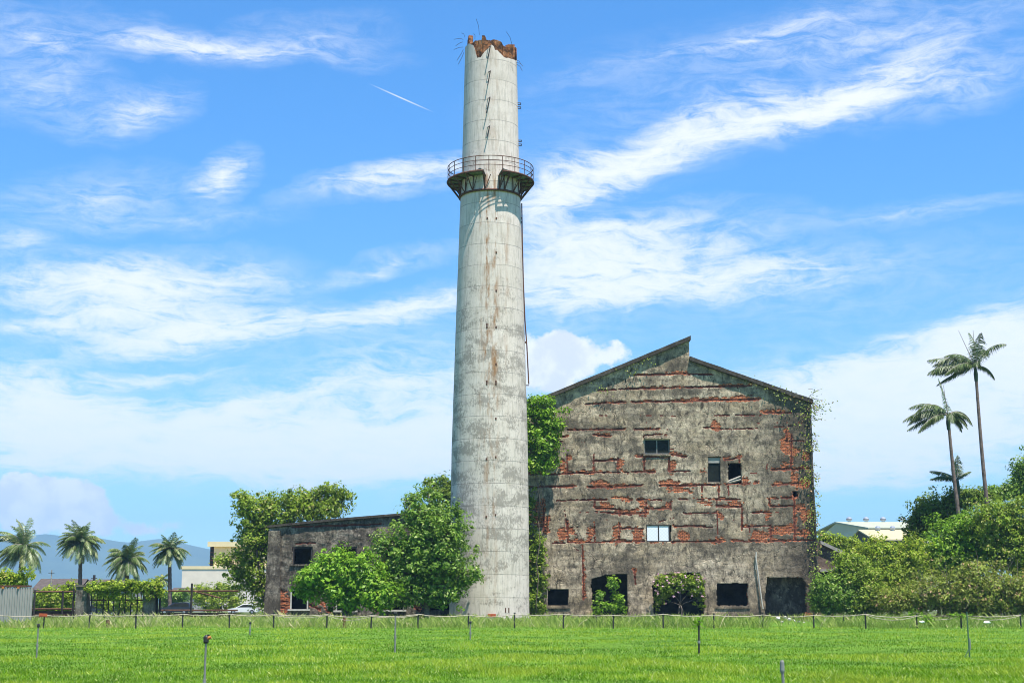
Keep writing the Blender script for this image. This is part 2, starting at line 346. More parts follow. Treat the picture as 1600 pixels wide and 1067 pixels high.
def mat_chimney(name):
    t = NT(name); v = t.coords()
    tc = t.n('ShaderNodeTexCoord'); sp = t.n('ShaderNodeSeparateXYZ'); t.l(tc.outputs['Object'], sp.inputs[0])
    x, y, z = sp.outputs
    big = t.noise(v, 0.25, 5, 0.6); mid = t.noise(v, 1.1, 7, 0.7, 0.3); fine = t.noise(v, 5, 6, 0.75)
    lines = t.noise(t.coords((4.5, 4.5, 0.5)), 1.0, 5, 0.7)
    ring = t.math('FRACT', t.math('ADD', t.math('MULTIPLY', z, 1/2.05), t.math('MULTIPLY', t.noise(t.coords((0.8, 0.8, 0.8)), 1.0, 3), 0.045)))
    groove = t.math('LESS_THAN', ring, 0.03)
    ang = t.math('MULTIPLY', t.math('ARCTAN2', x, t.math('MULTIPLY', y, -1)), 12 / (2*math.pi))
    vj = t.math('LESS_THAN', t.math('FRACT', t.math('ADD', ang, t.math('MULTIPLY', t.math('FLOOR', t.math('MULTIPLY', z, 1/2.05)), 0.37))), 0.018)
    base = (0.66, 0.575, 0.51)
    c = t.ramp(mid, [(0.25, (0.52, 0.45, 0.385)), (0.5, base), (0.8, (0.75, 0.67, 0.60))])
    # each lift of the shuttering weathers a little differently
    lift = t.n('ShaderNodeTexWhiteNoise', noise_dimensions='1D'); t.l(t.math('FLOOR', t.math('ADD', t.math('MULTIPLY', z, 1/2.05), 0.02)), lift.inputs['W'])
    c = t.mix(t.math('MULTIPLY', lift.outputs['Value'], 0.35), c, (0.48, 0.43, 0.36))
    # peeled dark patches, more of them low down
    low = t.ramp(t.math('MULTIPLY', z, 1/60.0), [(0.0, 0.05), (0.12, 0.105), (0.42, 0.10), (0.55, 0.03), (1.0, -0.08)])
    peel = t.math('ADD', t.math('ADD', t.math('MULTIPLY', t.noise(t.coords((0.55, 0.55, 0.9)), 1.0, 5, 0.65, 0.5), 0.5), t.math('MULTIPLY', t.noise(t.coords((8, 8, 3.6)), 1.0, 6, 0.8), 0.5)), t.math('SUBTRACT', low, 0.03))
    c = t.mix(t.math('MULTIPLY', t.ramp(peel, [(0.56, 0.0), (0.62, 0.85)]), 0.72), c, (0.15, 0.135, 0.115))
    c = t.mix(t.ramp(lines, [(0.50, 0.0), (0.70, 0.55)]), c, (0.25, 0.22, 0.18))
    c = t.mix(t.math('MULTIPLY', groove, t.ramp(mid, [(0.35, 0.15), (0.6, 0.75)])), c, (0.17, 0.16, 0.145))
    c = t.mix(t.math('MULTIPLY', vj, 0.4), c, (0.2, 0.19, 0.17))
    # rust runs from the climbing-iron holes on the front
    front = t.math('LESS_THAN', y, 0.0)
    wob = t.math('MULTIPLY', t.math('SUBTRACT', t.noise(t.coords((1.2, 1.2, 0.35)), 1.0, 3), 0.5), 0.7)
    zr = t.ramp(t.math('MULTIPLY', z, 1/60.0), [(0.0, 0.25), (0.25, 0.5), (0.4, 0.9), (0.66, 1.0), (0.72, 0.3), (1.0, 0.12)])
    for x0, wd, s in ((-0.25, 0.42, 1.0), (0.50, 0.38, 1.0), (0.12, 1.2, 0.6), (-0.9, 0.3, 0.5), (1.6, 0.3, 0.5)):
        d = t.math('ABSOLUTE', t.math('SUBTRACT', t.math('ADD', x, wob), x0))
        g = t.math('SUBTRACT', 1.0, t.math('DIVIDE', d, wd), clamp=True)
        run = t.ramp(t.noise(t.coords((2.2, 2.2, 0.45)), 1.0, 5, 0.65), [(0.46, 0.0), (0.62, 1.0)])
        c = t.mix(t.math('MULTIPLY', t.math('MULTIPLY', t.math('MULTIPLY', g, run), t.math('MULTIPLY', front, zr)), s), c, (0.28, 0.135, 0.05))
    h = t.math('SUBTRACT', t.math('ADD', t.math('MULTIPLY', mid, 0.6), t.math('MULTIPLY', fine, 0.5)), t.math('MULTIPLY', groove, 0.9))
    return t.surf(c, 0.92, 0.15, bump=h, bstr=0.35, bdist=0.05)

def mat_leaf(name, dark, light, alt, trans=0.35, gloss=0.2, light2=None):
    t = NT(name)
    at = t.n('ShaderNodeAttribute', attribute_name='tint')
    c = t.ramp(at.outputs['Fac'], [(0.0, dark), (0.50, light), (0.84, light2 or light), (1.0, alt)])
    b = t.n('ShaderNodeBsdfPrincipled'); t.l(c, b.inputs['Base Color']); b.inputs['Roughness'].default_value = 0.45; b.inputs['Specular IOR Level'].default_value = gloss
    tr = t.n('ShaderNodeBsdfTranslucent'); t.l(t.mix(0.5, c, tuple(min(1, x*1.6) for x in light)), tr.inputs[0])
    m = t.n('ShaderNodeMixShader'); m.inputs[0].default_value = trans
    t.l(b.outputs[0], m.inputs[1]); t.l(tr.outputs[0], m.inputs[2]); t.l(m.outputs[0], t.out.inputs[0]); return t.m

M = {}
M['plaster'] = mat_plaster('weathered_plaster', moss=True)
M['plaster_dark'] = mat_plaster('blackened_plaster', (0.34, 0.295, 0.24), amt=0.085)
M['groove'] = simple('shaded_groove', (0.12, 0.035, 0.022), 0.95, 0.6, 2.5)  # dark brick red, with the shade of the recess put into the colour
M['brick'] = mat_brick('exposed_brick')
M['chimney'] = mat_chimney('chimney_concrete')
M['rust'] = simple('rusted_steel', (0.10, 0.045, 0.028), 0.85, 0.5, 6)
M['dark_steel'] = simple('dark_steel', (0.035, 0.03, 0.028), 0.7, 0.4, 8)
M['plate'] = simple('gallery_plate', (0.15, 0.17, 0.14), 0.85, 0.5, 3)
def mat_broken():
    t = NT('broken_masonry'); v = t.coords(); n = t.noise(v, 1.4, 6, 0.7); n2 = t.noise(v, 4.5, 5, 0.7)
    c = t.ramp(n, [(0.36, (0.035, 0.022, 0.016)), (0.47, (0.13, 0.065, 0.035)), (0.56, (0.34, 0.14, 0.055)), (0.66, (0.28, 0.23, 0.17))])
    return t.surf(t.mix(t.ramp(n2, [(0.5, 0.0), (0.65, 0.8)]), c, (0.05, 0.03, 0.02)), 0.95, 0.1, bump=n2, bstr=0.8, bdist=0.1)
M['broken'] = mat_broken()
M['wood_grey'] = simple('grey_timber', (0.30, 0.28, 0.25), 0.9, 0.3, 5)
M['coping'] = mat_plaster('roof_slab', (0.12, 0.11, 0.095), amt=0.06)
M['black_inside'] = simple('shaded_interior', (0.06, 0.055, 0.045), 0.95, 0.7, 0.8)  # near-black colour stands in for the shade inside the openings
M['glass_dark'] = simple('dirty_dark_glass', (0.014, 0.017, 0.013), 0.5, 0.4, 2, spec=0.12)
M['frame'] = simple('aluminium_frame', (0.22, 0.22, 0.20), 0.5, 0.2, 6, metal=0.3)
M['frame_pale'] = simple('pale_frame', (0.45, 0.43, 0.38), 0.8, 0.2, 6)
M['rope'] = simple('hemp_rope', (0.42, 0.36, 0.28), 0.95, 0.25, 20)
M['post'] = simple('black_post', (0.03, 0.03, 0.03), 0.6, 0.4, 6)
M['galv'] = simple('galvanised_pipe', (0.22, 0.22, 0.21), 0.6, 0.35, 9, metal=0.2)
M['green_pipe'] = simple('green_stake', (0.06, 0.13, 0.075), 0.6, 0.25, 9)
M['red_paint'] = simple('red_paint', (0.42, 0.085, 0.035), 0.7, 0.3, 8)
M['brown'] = simple('brown_wood', (0.16, 0.07, 0.04), 0.9, 0.35, 8)
M['orange'] = simple('orange_plastic', (0.45, 0.16, 0.04), 0.6, 0.2, 8)
M['black_plastic'] = simple('black_plastic', (0.025, 0.025, 0.025), 0.5, 0.2, 8)
M['bark'] = simple('bark', (0.14, 0.115, 0.09), 0.95, 0.5, 5)
M['bark_pale'] = simple('pale_bark', (0.26, 0.23, 0.19), 0.95, 0.4, 4)
M['palm_bark'] = simple('palm_bark', (0.16, 0.12, 0.10), 0.95, 0.4, 4)
M['white_wall'] = simple('white_render', (0.70, 0.62, 0.51), 0.9, 0.08, 0.5)
M['cream_wall'] = simple('cream_render', (0.72, 0.60, 0.36), 0.9, 0.08, 0.5)
M['green_wall'] = simple('pale_green_sheet', (0.56, 0.55, 0.42), 0.7, 0.08, 0.3)
M['green_roof'] = simple('pale_green_roof', (0.36, 0.38, 0.29), 0.6, 0.08, 0.3)
M['yellow_roof'] = simple('yellow_roof', (0.44, 0.39, 0.24), 0.6, 0.1, 0.3)
M['roof_brown'] = simple('old_roof', (0.085, 0.068, 0.062), 0.9, 0.3, 1.5)
M['grey_sheet'] = simple('grey_sheet', (0.30, 0.29, 0.27), 0.8, 0.2, 2)
M['metal_vent'] = simple('vent_metal', (0.55, 0.56, 0.58), 0.35, 0.2, 3, metal=0.6)
M['car_dark'] = simple('dark_blue_paint', (0.02, 0.024, 0.035), 0.25, 0.1, 1, spec=0.6)
M['car_white'] = simple('white_paint', (0.75, 0.75, 0.74), 0.3, 0.05, 1, spec=0.6)
M['car_red'] = simple('maroon_paint', (0.25, 0.03, 0.02), 0.3, 0.1, 1, spec=0.6)
M['tyre'] = simple('tyre_rubber', (0.02, 0.02, 0.02), 0.9, 0.2, 5)
M['rim'] = simple('wheel_rim', (0.4, 0.4, 0.42), 0.4, 0.1, 5, metal=0.6)
M['lamp'] = simple('lamp_glass', (0.7, 0.7, 0.68), 0.2, 0.1, 5, spec=0.6)
M['lamp_red'] = simple('tail_lamp', (0.4, 0.02, 0.02), 0.3, 0.1, 5, spec=0.6)
M['rubble'] = simple('pale_rubble', (0.50, 0.46, 0.42), 0.95, 0.2, 5)
M['white_trash'] = simple('white_plastic', (0.7, 0.72, 0.74), 0.5, 0.05, 5)
M['pillar'] = mat_plaster('pillar_render', (0.25, 0.225, 0.19))
M['leaf_mid'] = mat_leaf('leaf_mid', (0.045, 0.10, 0.012), (0.200, 0.330, 0.045), (0.48, 0.55, 0.20))
M['leaf_bright'] = mat_leaf('leaf_bright', (0.055, 0.125, 0.010), (0.215, 0.385, 0.028), (0.42, 0.54, 0.10))
M['leaf_dark'] = mat_leaf('leaf_dark', (0.04, 0.08, 0.012), (0.17, 0.26, 0.035), (0.34, 0.38, 0.08))
M['leaf_yellow'] = mat_leaf('leaf_yellow', (0.075, 0.125, 0.012), (0.30, 0.40, 0.035), (0.48, 0.43, 0.11))
M['leaf_dry'] = mat_leaf('leaf_dry', (0.065, 0.09, 0.016), (0.28, 0.345, 0.055), (0.50, 0.30, 0.17))
M['leaf_olive'] = mat_leaf('leaf_olive', (0.055, 0.10, 0.010), (0.245, 0.350, 0.035), (0.46, 0.42, 0.15))
M['palm'] = mat_leaf('palm_leaf', (0.035, 0.08, 0.02), (0.17, 0.25, 0.07), (0.42, 0.42, 0.19), 0.2, 0.6)
M['palm_grey'] = mat_leaf('grey_palm_leaf', (0.03, 0.055, 0.018), (0.10, 0.15, 0.045), (0.34, 0.38, 0.20), 0.1, 0.4)
M['flower'] = mat_leaf('flower_petal', (0.50, 0.28, 0.36), (0.62, 0.42, 0.50), (0.75, 0.62, 0.66), 0.3, 0.2)
M['grass'] = mat_leaf('grass_blade', (0.035, 0.105, 0.004), (0.175, 0.315, 0.014), (0.55, 0.58, 0.22), 0.3, 0.12, (0.34, 0.42, 0.04))
M['weed'] = mat_leaf('tall_grass', (0.12, 0.19, 0.025), (0.33, 0.40, 0.085), (0.66, 0.56, 0.32), 0.3, 0.2)

def mat_ground():
    t = NT('lawn_soil'); v = t.coords()
    n = t.noise(v, 0.25, 5); n2 = t.noise(v, 3, 6, 0.7)
    c = t.ramp(n, [(0.3, (0.06, 0.14, 0.013)), (0.6, (0.12, 0.23, 0.02)), (0.8, (0.18, 0.26, 0.04))])
    c = t.mix(t.ramp(n2, [(0.45, 0.0), (0.7, 0.6)]), c, (0.05, 0.085, 0.015))
    return t.surf(c, 0.95, 0.1, bump=n2, bstr=0.5, bdist=0.05)
def mat_land():
    t = NT('far_ground'); v = t.coords()
    n = t.noise(v, 0.02, 6, 0.65); n2 = t.noise(v, 0.6, 6, 0.7)
    c = t.ramp(n, [(0.35, (0.06, 0.095, 0.03)), (0.55, (0.10, 0.13, 0.045)), (0.7, (0.17, 0.15, 0.10))])
    c = t.mix(t.ramp(n2, [(0.4, 0.0), (0.7, 0.5)]), c, (0.07, 0.075, 0.03))
    return t.surf(c, 0.95, 0.1)
def mat_mount():
    t = NT('mountain_forest'); v = t.coords()
    n = t.noise(v, 0.004, 8, 0.65); c = t.ramp(n, [(0.3, (0.035, 0.06, 0.03)), (0.7, (0.075, 0.11, 0.05))])
    return t.surf(c, 0.95, 0.05)
M['lawn'] = mat_ground(); M['land'] = mat_land(); M['mount'] = mat_mount()
def mat_screen():
    t = NT('white_lattice_screen')
    tc = t.n('ShaderNodeTexCoord'); sp = t.n('ShaderNodeSeparateXYZ'); t.l(tc.outputs['Object'], sp.inputs[0])
    k = 22.0
    a = t.math('SINE', t.math('MULTIPLY', t.math('ADD', sp.outputs[0], sp.outputs[2]), k)); b = t.math('SINE', t.math('MULTIPLY', t.math('SUBTRACT', sp.outputs[0], sp.outputs[2]), k))
    g = t.math('MULTIPLY', t.math('ABSOLUTE', a), t.math('ABSOLUTE', b))
    return t.surf(t.ramp(g, [(0.1, (0.55, 0.60, 0.68)), (0.4, (0.88, 0.90, 0.93))]), 0.5, 0.3)
M['screen'] = mat_screen()

# ------------------------------------------------------------------ ground, mountains
def sheet(name, x0, x1, y0, y1, z, mat):
    return tag(mesh_from(name, [(x0,y0,z),(x1,y0,z),(x1,y1,z),(x0,y1,z)], [(0,1,2,3)], mat), None, kind='structure')
sheet('ground', -9000, 9000, -300, 9500, 0.0, M['land'])
sheet('lawn', -70, 70, -20, 128, 0.004, M['lawn'])
def mountains():
    nx, ny = 260, 60
    X = np.linspace(-5200, 5200, nx); Y = np.linspace(6300, 9000, ny)
    gx, gy = np.meshgrid(X, Y)
    # ridge height follows the skyline of the photograph on its left part, then keeps rolling
    sky = [(-700, 800), (-200, 815), (0, 829), (40, 836), (75, 832), (100, 835), (150, 838), (200, 845), (255, 841), (300, 850), (345, 858), (420, 872), (600, 885), (900, 905), (1300, 915), (1700, 905), (2400, 890)]
    Yr = 7600.0
    sx = [P(a, b, Yr).x for a, b in sky]; sz = [P(a, b, Yr).z for a, b in sky]
    ridge = np.interp(X, sx, sz) + 22 * (fbm(X/260.0, X*0, 5, 5) - 0.5)
    prof = np.clip(1 - np.abs(gy - Yr) / 1250.0, 0, 1)
    h = ridge[None, :] * (prof ** 0.9) * (1 - 0.45*(1-prof)*(fbm(gx/330, gy/420, 9, 5)))
    h = np.where(prof <= 0, -3, h)
    v = np.stack([gx.ravel(), gy.ravel(), h.ravel()], 1)
    i = np.arange(nx*ny).reshape(ny, nx)
    f = np.stack([i[:-1,:-1].ravel(), i[:-1,1:].ravel(), i[1:,1:].ravel(), i[1:,:-1].ravel()], 1)
    tag(mesh_from('mountains', v, f, M['mount'], smooth=True), None, kind='structure')
mountains()

# ------------------------------------------------------------------ chimney
YC = 133.0
def chimney():
    base = P(764.5, 968, YC); cx = base.x
    root = thing('chimney', 'tall round white concrete chimney with a broken top and rusty gallery, standing on the grass', 'chimney', (cx, YC, 0.0))
    prof_px = [(975, 63.0), (955, 62.5), (830, 61.5), (700, 59.5), (520, 54.0), (330, 47.5), (240, 44.0), (90, 40.5), (45, 39.6)]
    zs = [P(764, y, YC).z for y, _ in prof_px]; rs = [r*ppm(764, y, YC) for y, r in prof_px]
    zs[0] = -0.2
    def R(z): return float(np.interp(z, zs, rs))
    def Z(py): return P(764, py, YC).z
    # broken top: height of the white shell and of the brown masonry behind it, by pixel column
    shell = [(724, 74), (730, 69), (738, 72), (741, 80), (744, 92), (750, 89), (757, 80), (766, 71), (770, 73), (771, 78), (775, 78.5), (784, 89.5), (795, 92), (805, 96)]
    brown = [(723, 71), (724.3, 63), (726, 55), (727.4, 64), (729, 68), (732, 67), (740, 63), (749, 62), (750.5, 55), (754.5, 55), (756.5, 62), (770, 61), (778, 62.7), (784, 66), (785, 71), (789, 75), (791.5, 79), (794, 78), (796, 68), (800, 70), (804, 74), (806, 90)]
    zt = Z(96)
    na = 300
    def top(tab, a, seed):
        s = 764.5 + 40.5 * math.sin(a)
        # the camera looks up from the front, so a front point of the rim shows higher than its axis height
        f = math.cos(a)
        py = np.interp(s, [p[0] for p in tab], [p[1] for p in tab])
        j = (fbm(np.array([a*9.0+40]), np.array([0.3]), seed, 3)[0]-0.5)
        if f < 0: py = 74 + 14*(fbm(np.array([a*3.0+10]), np.array([0.0]), seed+3, 3)[0]-0.5)
        Yp = YC - 2.5 * f
        return P(s, py, Yp).z + 0.25*j
    angs = [2*math.pi*k/na for k in range(na)]
    zrow = list(np.linspace(-0.2, P(764, 100, YC-2.5).z, 110))
    v = []; f = []
    for z in zrow:
        r = R(z)
        for a in angs: v.append((cx + r*math.sin(a), YC - r*math.cos(a), z))
    zl = zrow[-1]
    tops = [max(zl+0.02, top(shell, a, 1)) for a in angs]
    for q in (0.33, 0.66, 1.0):
        for a, tz in zip(angs, tops):
            z = zl + (tz - zl)*q; r = R(z); v.append((cx + r*math.sin(a), YC - r*math.cos(a), z))
    nr = len(zrow) + 3
    for i in range(nr - 1):
        for k in range(na):
            k2 = (k+1) % na; f.append((i*na+k, i*na+k2, (i+1)*na+k2, (i+1)*na+k))
    sh = mesh_from('shaft', v, f, M['chimney'], root, smooth=True)
    v = []; f = []
    for q, dr in ((0.0, 0.0), (-0.03, 0.09), (-0.5, 0.10)):
        for a, tz in zip(angs, tops):
            r = R(tz) - dr; v.append((cx + r*math.sin(a), YC - r*math.cos(a), tz + q))
    for i in range(2):
        for k in range(na):
            k2 = (k+1) % na; f.append((i*na+k, i*na+k2, (i+1)*na+k2, (i+1)*na+k))
    mesh_from('shell_edge', v, f, M['broken'], sh)
    # masonry ring that the shell has broken away from
    v = []; f = []
    z0 = zl - 1.5
    bt = [max(zl - 0.5, top(brown, a, 7)) for a in angs]
    for (dr, q) in ((0.11, 0), (0.13, .4), (0.10, .7), (0.14, 1.0), (0.55, 1.0), (0.6, 0.0)):
        for k, (a, tz) in enumerate(zip(angs, bt)):
            z = z0 + (tz - z0)*q
            r = R(z) - dr - (0.30*(fbm(np.array([a*9.0]), np.array([z*3.6]), 3, 3)[0]-0.25) if 0 < q else 0)
            v.append((cx + r*math.sin(a), YC - r*math.cos(a), z))
    for i in range(5):
        for k in range(na):
            k2 = (k+1) % na; f.append((i*na+k, i*na+k2, (i+1)*na+k2, (i+1)*na+k))
    mesh_from('broken_rim', v, f, M['broken'], root)
    # twisted reinforcing bars at the rim
    for (x0, y0, x1, y1) in [(749,55,744,30),(726,58,721,52),(724,62,709,62),(723,66,712,72),(724,74,709,78),(724,78,714,95),(725,82,716,101),(800,70,791,50),(806,98,817,104),(806,100,816,111),(742,62,740,53),(806,94,814,101)]:
        a = P(x0, y0, YC-0.6); b = P(x1, y1, YC-0.8); m = (a+b)/2 + Vector((0.08, 0, 0.10))
        MB().tube([a, m, b], 0.020, 4).build('rebar', M['dark_steel'], root)
    # climbing irons left hanging on the front
    for (x0, y0, x1, y1) in [(766, 72, 762, 93), (766, 111, 762, 134), (765.5, 152, 760, 177), (765, 197, 761, 214)]:
        r = R(Z(y0+10)); a = P(x0, y0, YC - r - 0.02); b = P(x0, y0+1, YC - r - 0.30); c = P(x1, y1, YC - r - 0.42)
        MB().tube([P(x0-3, y0+2, YC-r+0.05), P(x0-3, y0+2, YC-r-0.3), b], 0.04, 5).tube([a, b, c], 0.055, 5).build('climbing_iron', M['dark_steel'], root)
    for y in (163, 169, 221, 227):
        z = Z(y); r = R(z)
        MB().tube([(cx+r-0.1, YC-0.3, z), (cx+r+0.28, YC-0.3, z), (cx+r+0.28, YC+0.15, z), (cx+r-0.1, YC+0.15, z)], 0.045, 5).build('rung_stub', M['dark_steel'], root)
    # bolt holes down the front, in pairs
    mb = MB()
    for y in (341, 395, 455, 508, 512, 570, 597, 601, 655, 715, 718, 805, 808):
        for x in (760.5, 774.5):
            if (y*7 + int(x)) % 5 == 0: continue
            z = P(x, y, YC-3).z; r = R(z); dx = (x-764.5)*ppm(764, y, YC); yy = YC - math.sqrt(r*r-dx*dx)
            mb.box((cx+dx-0.07, yy-0.03, z-0.10), (cx+dx+0.07, yy+0.1, z+0.10))
    mb.build('bolt_stub', M['rust'], root)['kind'] = 'stuff'
    # gallery
    zf = Z(285); r0 = R(zf); Rg = 67*ppm(764, 285, YC); zr = Z(310); rr = R(zr)
    npl = 14; gap = (math.radians(-9), math.radians(17))
    lo, hi = gap[1], 2*math.pi + gap[0]
    rnd = random.Random(4)
    for k in range(npl):
        a0 = lo + (hi-lo)*k/npl; a1 = lo + (hi-lo)*(k+1)/npl
        mb = MB(); n = 5; vs = []; fs = []
        dz = 0.0
        for j in range(n+1):
            a = a0 + (a1-a0)*j/n
            fr = 1.0
            ro = Rg*0.985
            if k in (0, npl-1):               # bent and torn plates beside the gap
                q = (1-j/n) if k == 0 else j/n
                dz = 0.22*q*(1+0.5*math.sin(j*2.1)); ro = Rg - 0.5*q*abs(math.sin(j*1.7))
            for (r, zz) in ((r0+0.02, zf), (ro, zf+dz), (ro, zf+dz-0.10), (r0+0.02, zf-0.10)):
                vs.append((cx+r*math.sin(a), YC-r*math.cos(a), zz))
        for j in range(n):
            for q in range(4):
                q2 = (q+1) % 4; fs.append((j*4+q, j*4+q2, (j+1)*4+q2, (j+1)*4+q))
        fs += [(0, 1, 2, 3), (n*4+3, n*4+2, n*4+1, n*4)]
        mb.add(vs, fs).build('floor_plate', M['plate'], root)
    def ring(name, r, z, rad, n=64, parent=root, mat='rust', span=(0, 2*math.pi)):
        b0, b1 = span
        pts = [(cx+r*math.sin(b0+(b1-b0)*k/n), YC-r*math.cos(b0+(b1-b0)*k/n), z) for k in range(n+1)]
        return MB().tube(pts, rad, 5, cap=False).build(name, M[mat], parent)
    ring('outer_ring', Rg, zf-0.09, 0.10, span=(lo, hi)); ring('lower_ring', rr+0.10, zr, 0.11)
    nb = 18
    for k in range(nb):
        a = 2*math.pi*(k+0.35)/nb; s, c = math.sin(a), math.cos(a)
        if k == 0: a = lo
        if k == nb-1: a = hi
        def pt(r, z, da=0.0): return (cx+r*math.sin(a+da), YC-r*math.cos(a+da), z)
        MB().bar(pt(rr+0.12, zr), pt(Rg-0.03, zf-0.14), 0.10).bar(pt(r0+0.08, zf-0.14), pt(rr+0.12, zr), 0.08).bar(pt(r0, zf-0.16), pt(Rg-0.02, zf-0.16), 0.10)\
            .bar(pt(rr+0.12, zr), pt(r0+0.25, zf-0.14, 2*math.pi/nb*0.5), 0.06).build('bracket', M['rust'], root)
    hr = 1.38
    rail = ring('railing', Rg-0.02, zf+hr, 0.042)
    for q in (0.36, 0.69): ring('rail_bar', Rg-0.02, zf+hr*q, 0.032, parent=rail)
    for k in range(20):
        a = 2*math.pi*(k+0.92)/20
        MB().tube([(cx+(Rg-0.02)*math.sin(a), YC-(Rg-0.02)*math.cos(a), zf-0.1), (cx+(Rg-0.02)*math.sin(a), YC-(Rg-0.02)*math.cos(a), zf+hr)], 0.036, 5).build('rail_post', M['rust'], rail)
    # ladder down the right side, hanging free at its foot
    path = [(815, 318), (816, 380), (817.5, 440), (820, 500), (823, 540), (826, 600)]
    lad = None
    for dy in (-0.32, 0.22):
        pts = [P(x+(0.4 if dy > 0 else 0), y, YC+dy) for x, y in path]
        o = MB().tube(pts, 0.05, 5).build('ladder' if lad is None else 'ladder_rail', M['rust'], root if lad is None else lad)
        lad = lad or o
    for y in range(325, 600, 7):
        x = np.interp(y, [p[1] for p in path], [p[0] for p in path])
        MB().tube([P(x, y, YC-0.32), P(x+0.4, y, YC+0.22)], 0.028, 4).build('rung', M['rust'], lad)
    for y in (342, 348, 406, 410, 468, 471, 535):
        x = np.interp(y, [p[1] for p in path], [p[0] for p in path]); p = P(x, y, YC)
        for dy in (-0.3, 0.2): MB().tube([(cx+R(p.z)-0.1, YC+dy, p.z), (p.x, YC+dy, p.z)], 0.05, 5).build('ladder_bracket', M['rust'], lad)
    p = P(826.5, 602, YC); MB().tube([p, (p.x-0.35, YC, p.z)], 0.05, 5).build('ladder_foot', M['rust'], lad)
    # little clay-red plate and two slots low on the shaft
    def onface(x, y):
        q = P(x, y, YC-3.5); r = R(q.z); return q.x, YC - math.sqrt(max(0.1, r*r-(q.x-cx)**2)), q.z
    x, y, z = onface(768.5, 961.5); MB().box((x-0.36, y-0.06, z-0.16), (x+0.36, y+0.1, z+0.16)).build('red_plate', M['red_paint'], root)
    for px in (790, 795):
        x, y, z = onface(px, 953); MB().box((x-0.05, y-0.03, z-0.22), (x+0.05, y+0.1, z+0.22)).build('iron_pin', M['rust'], root)
    for px, py in ((825.5, 804), (825.5, 876)):
        q = P(px, py, YC); MB().box((q.x-0.3, YC-0.2, q.z-0.06), (q.x+0.28, YC+0.2, q.z+0.06)).build('side_iron', M['rust'], root)
chimney()

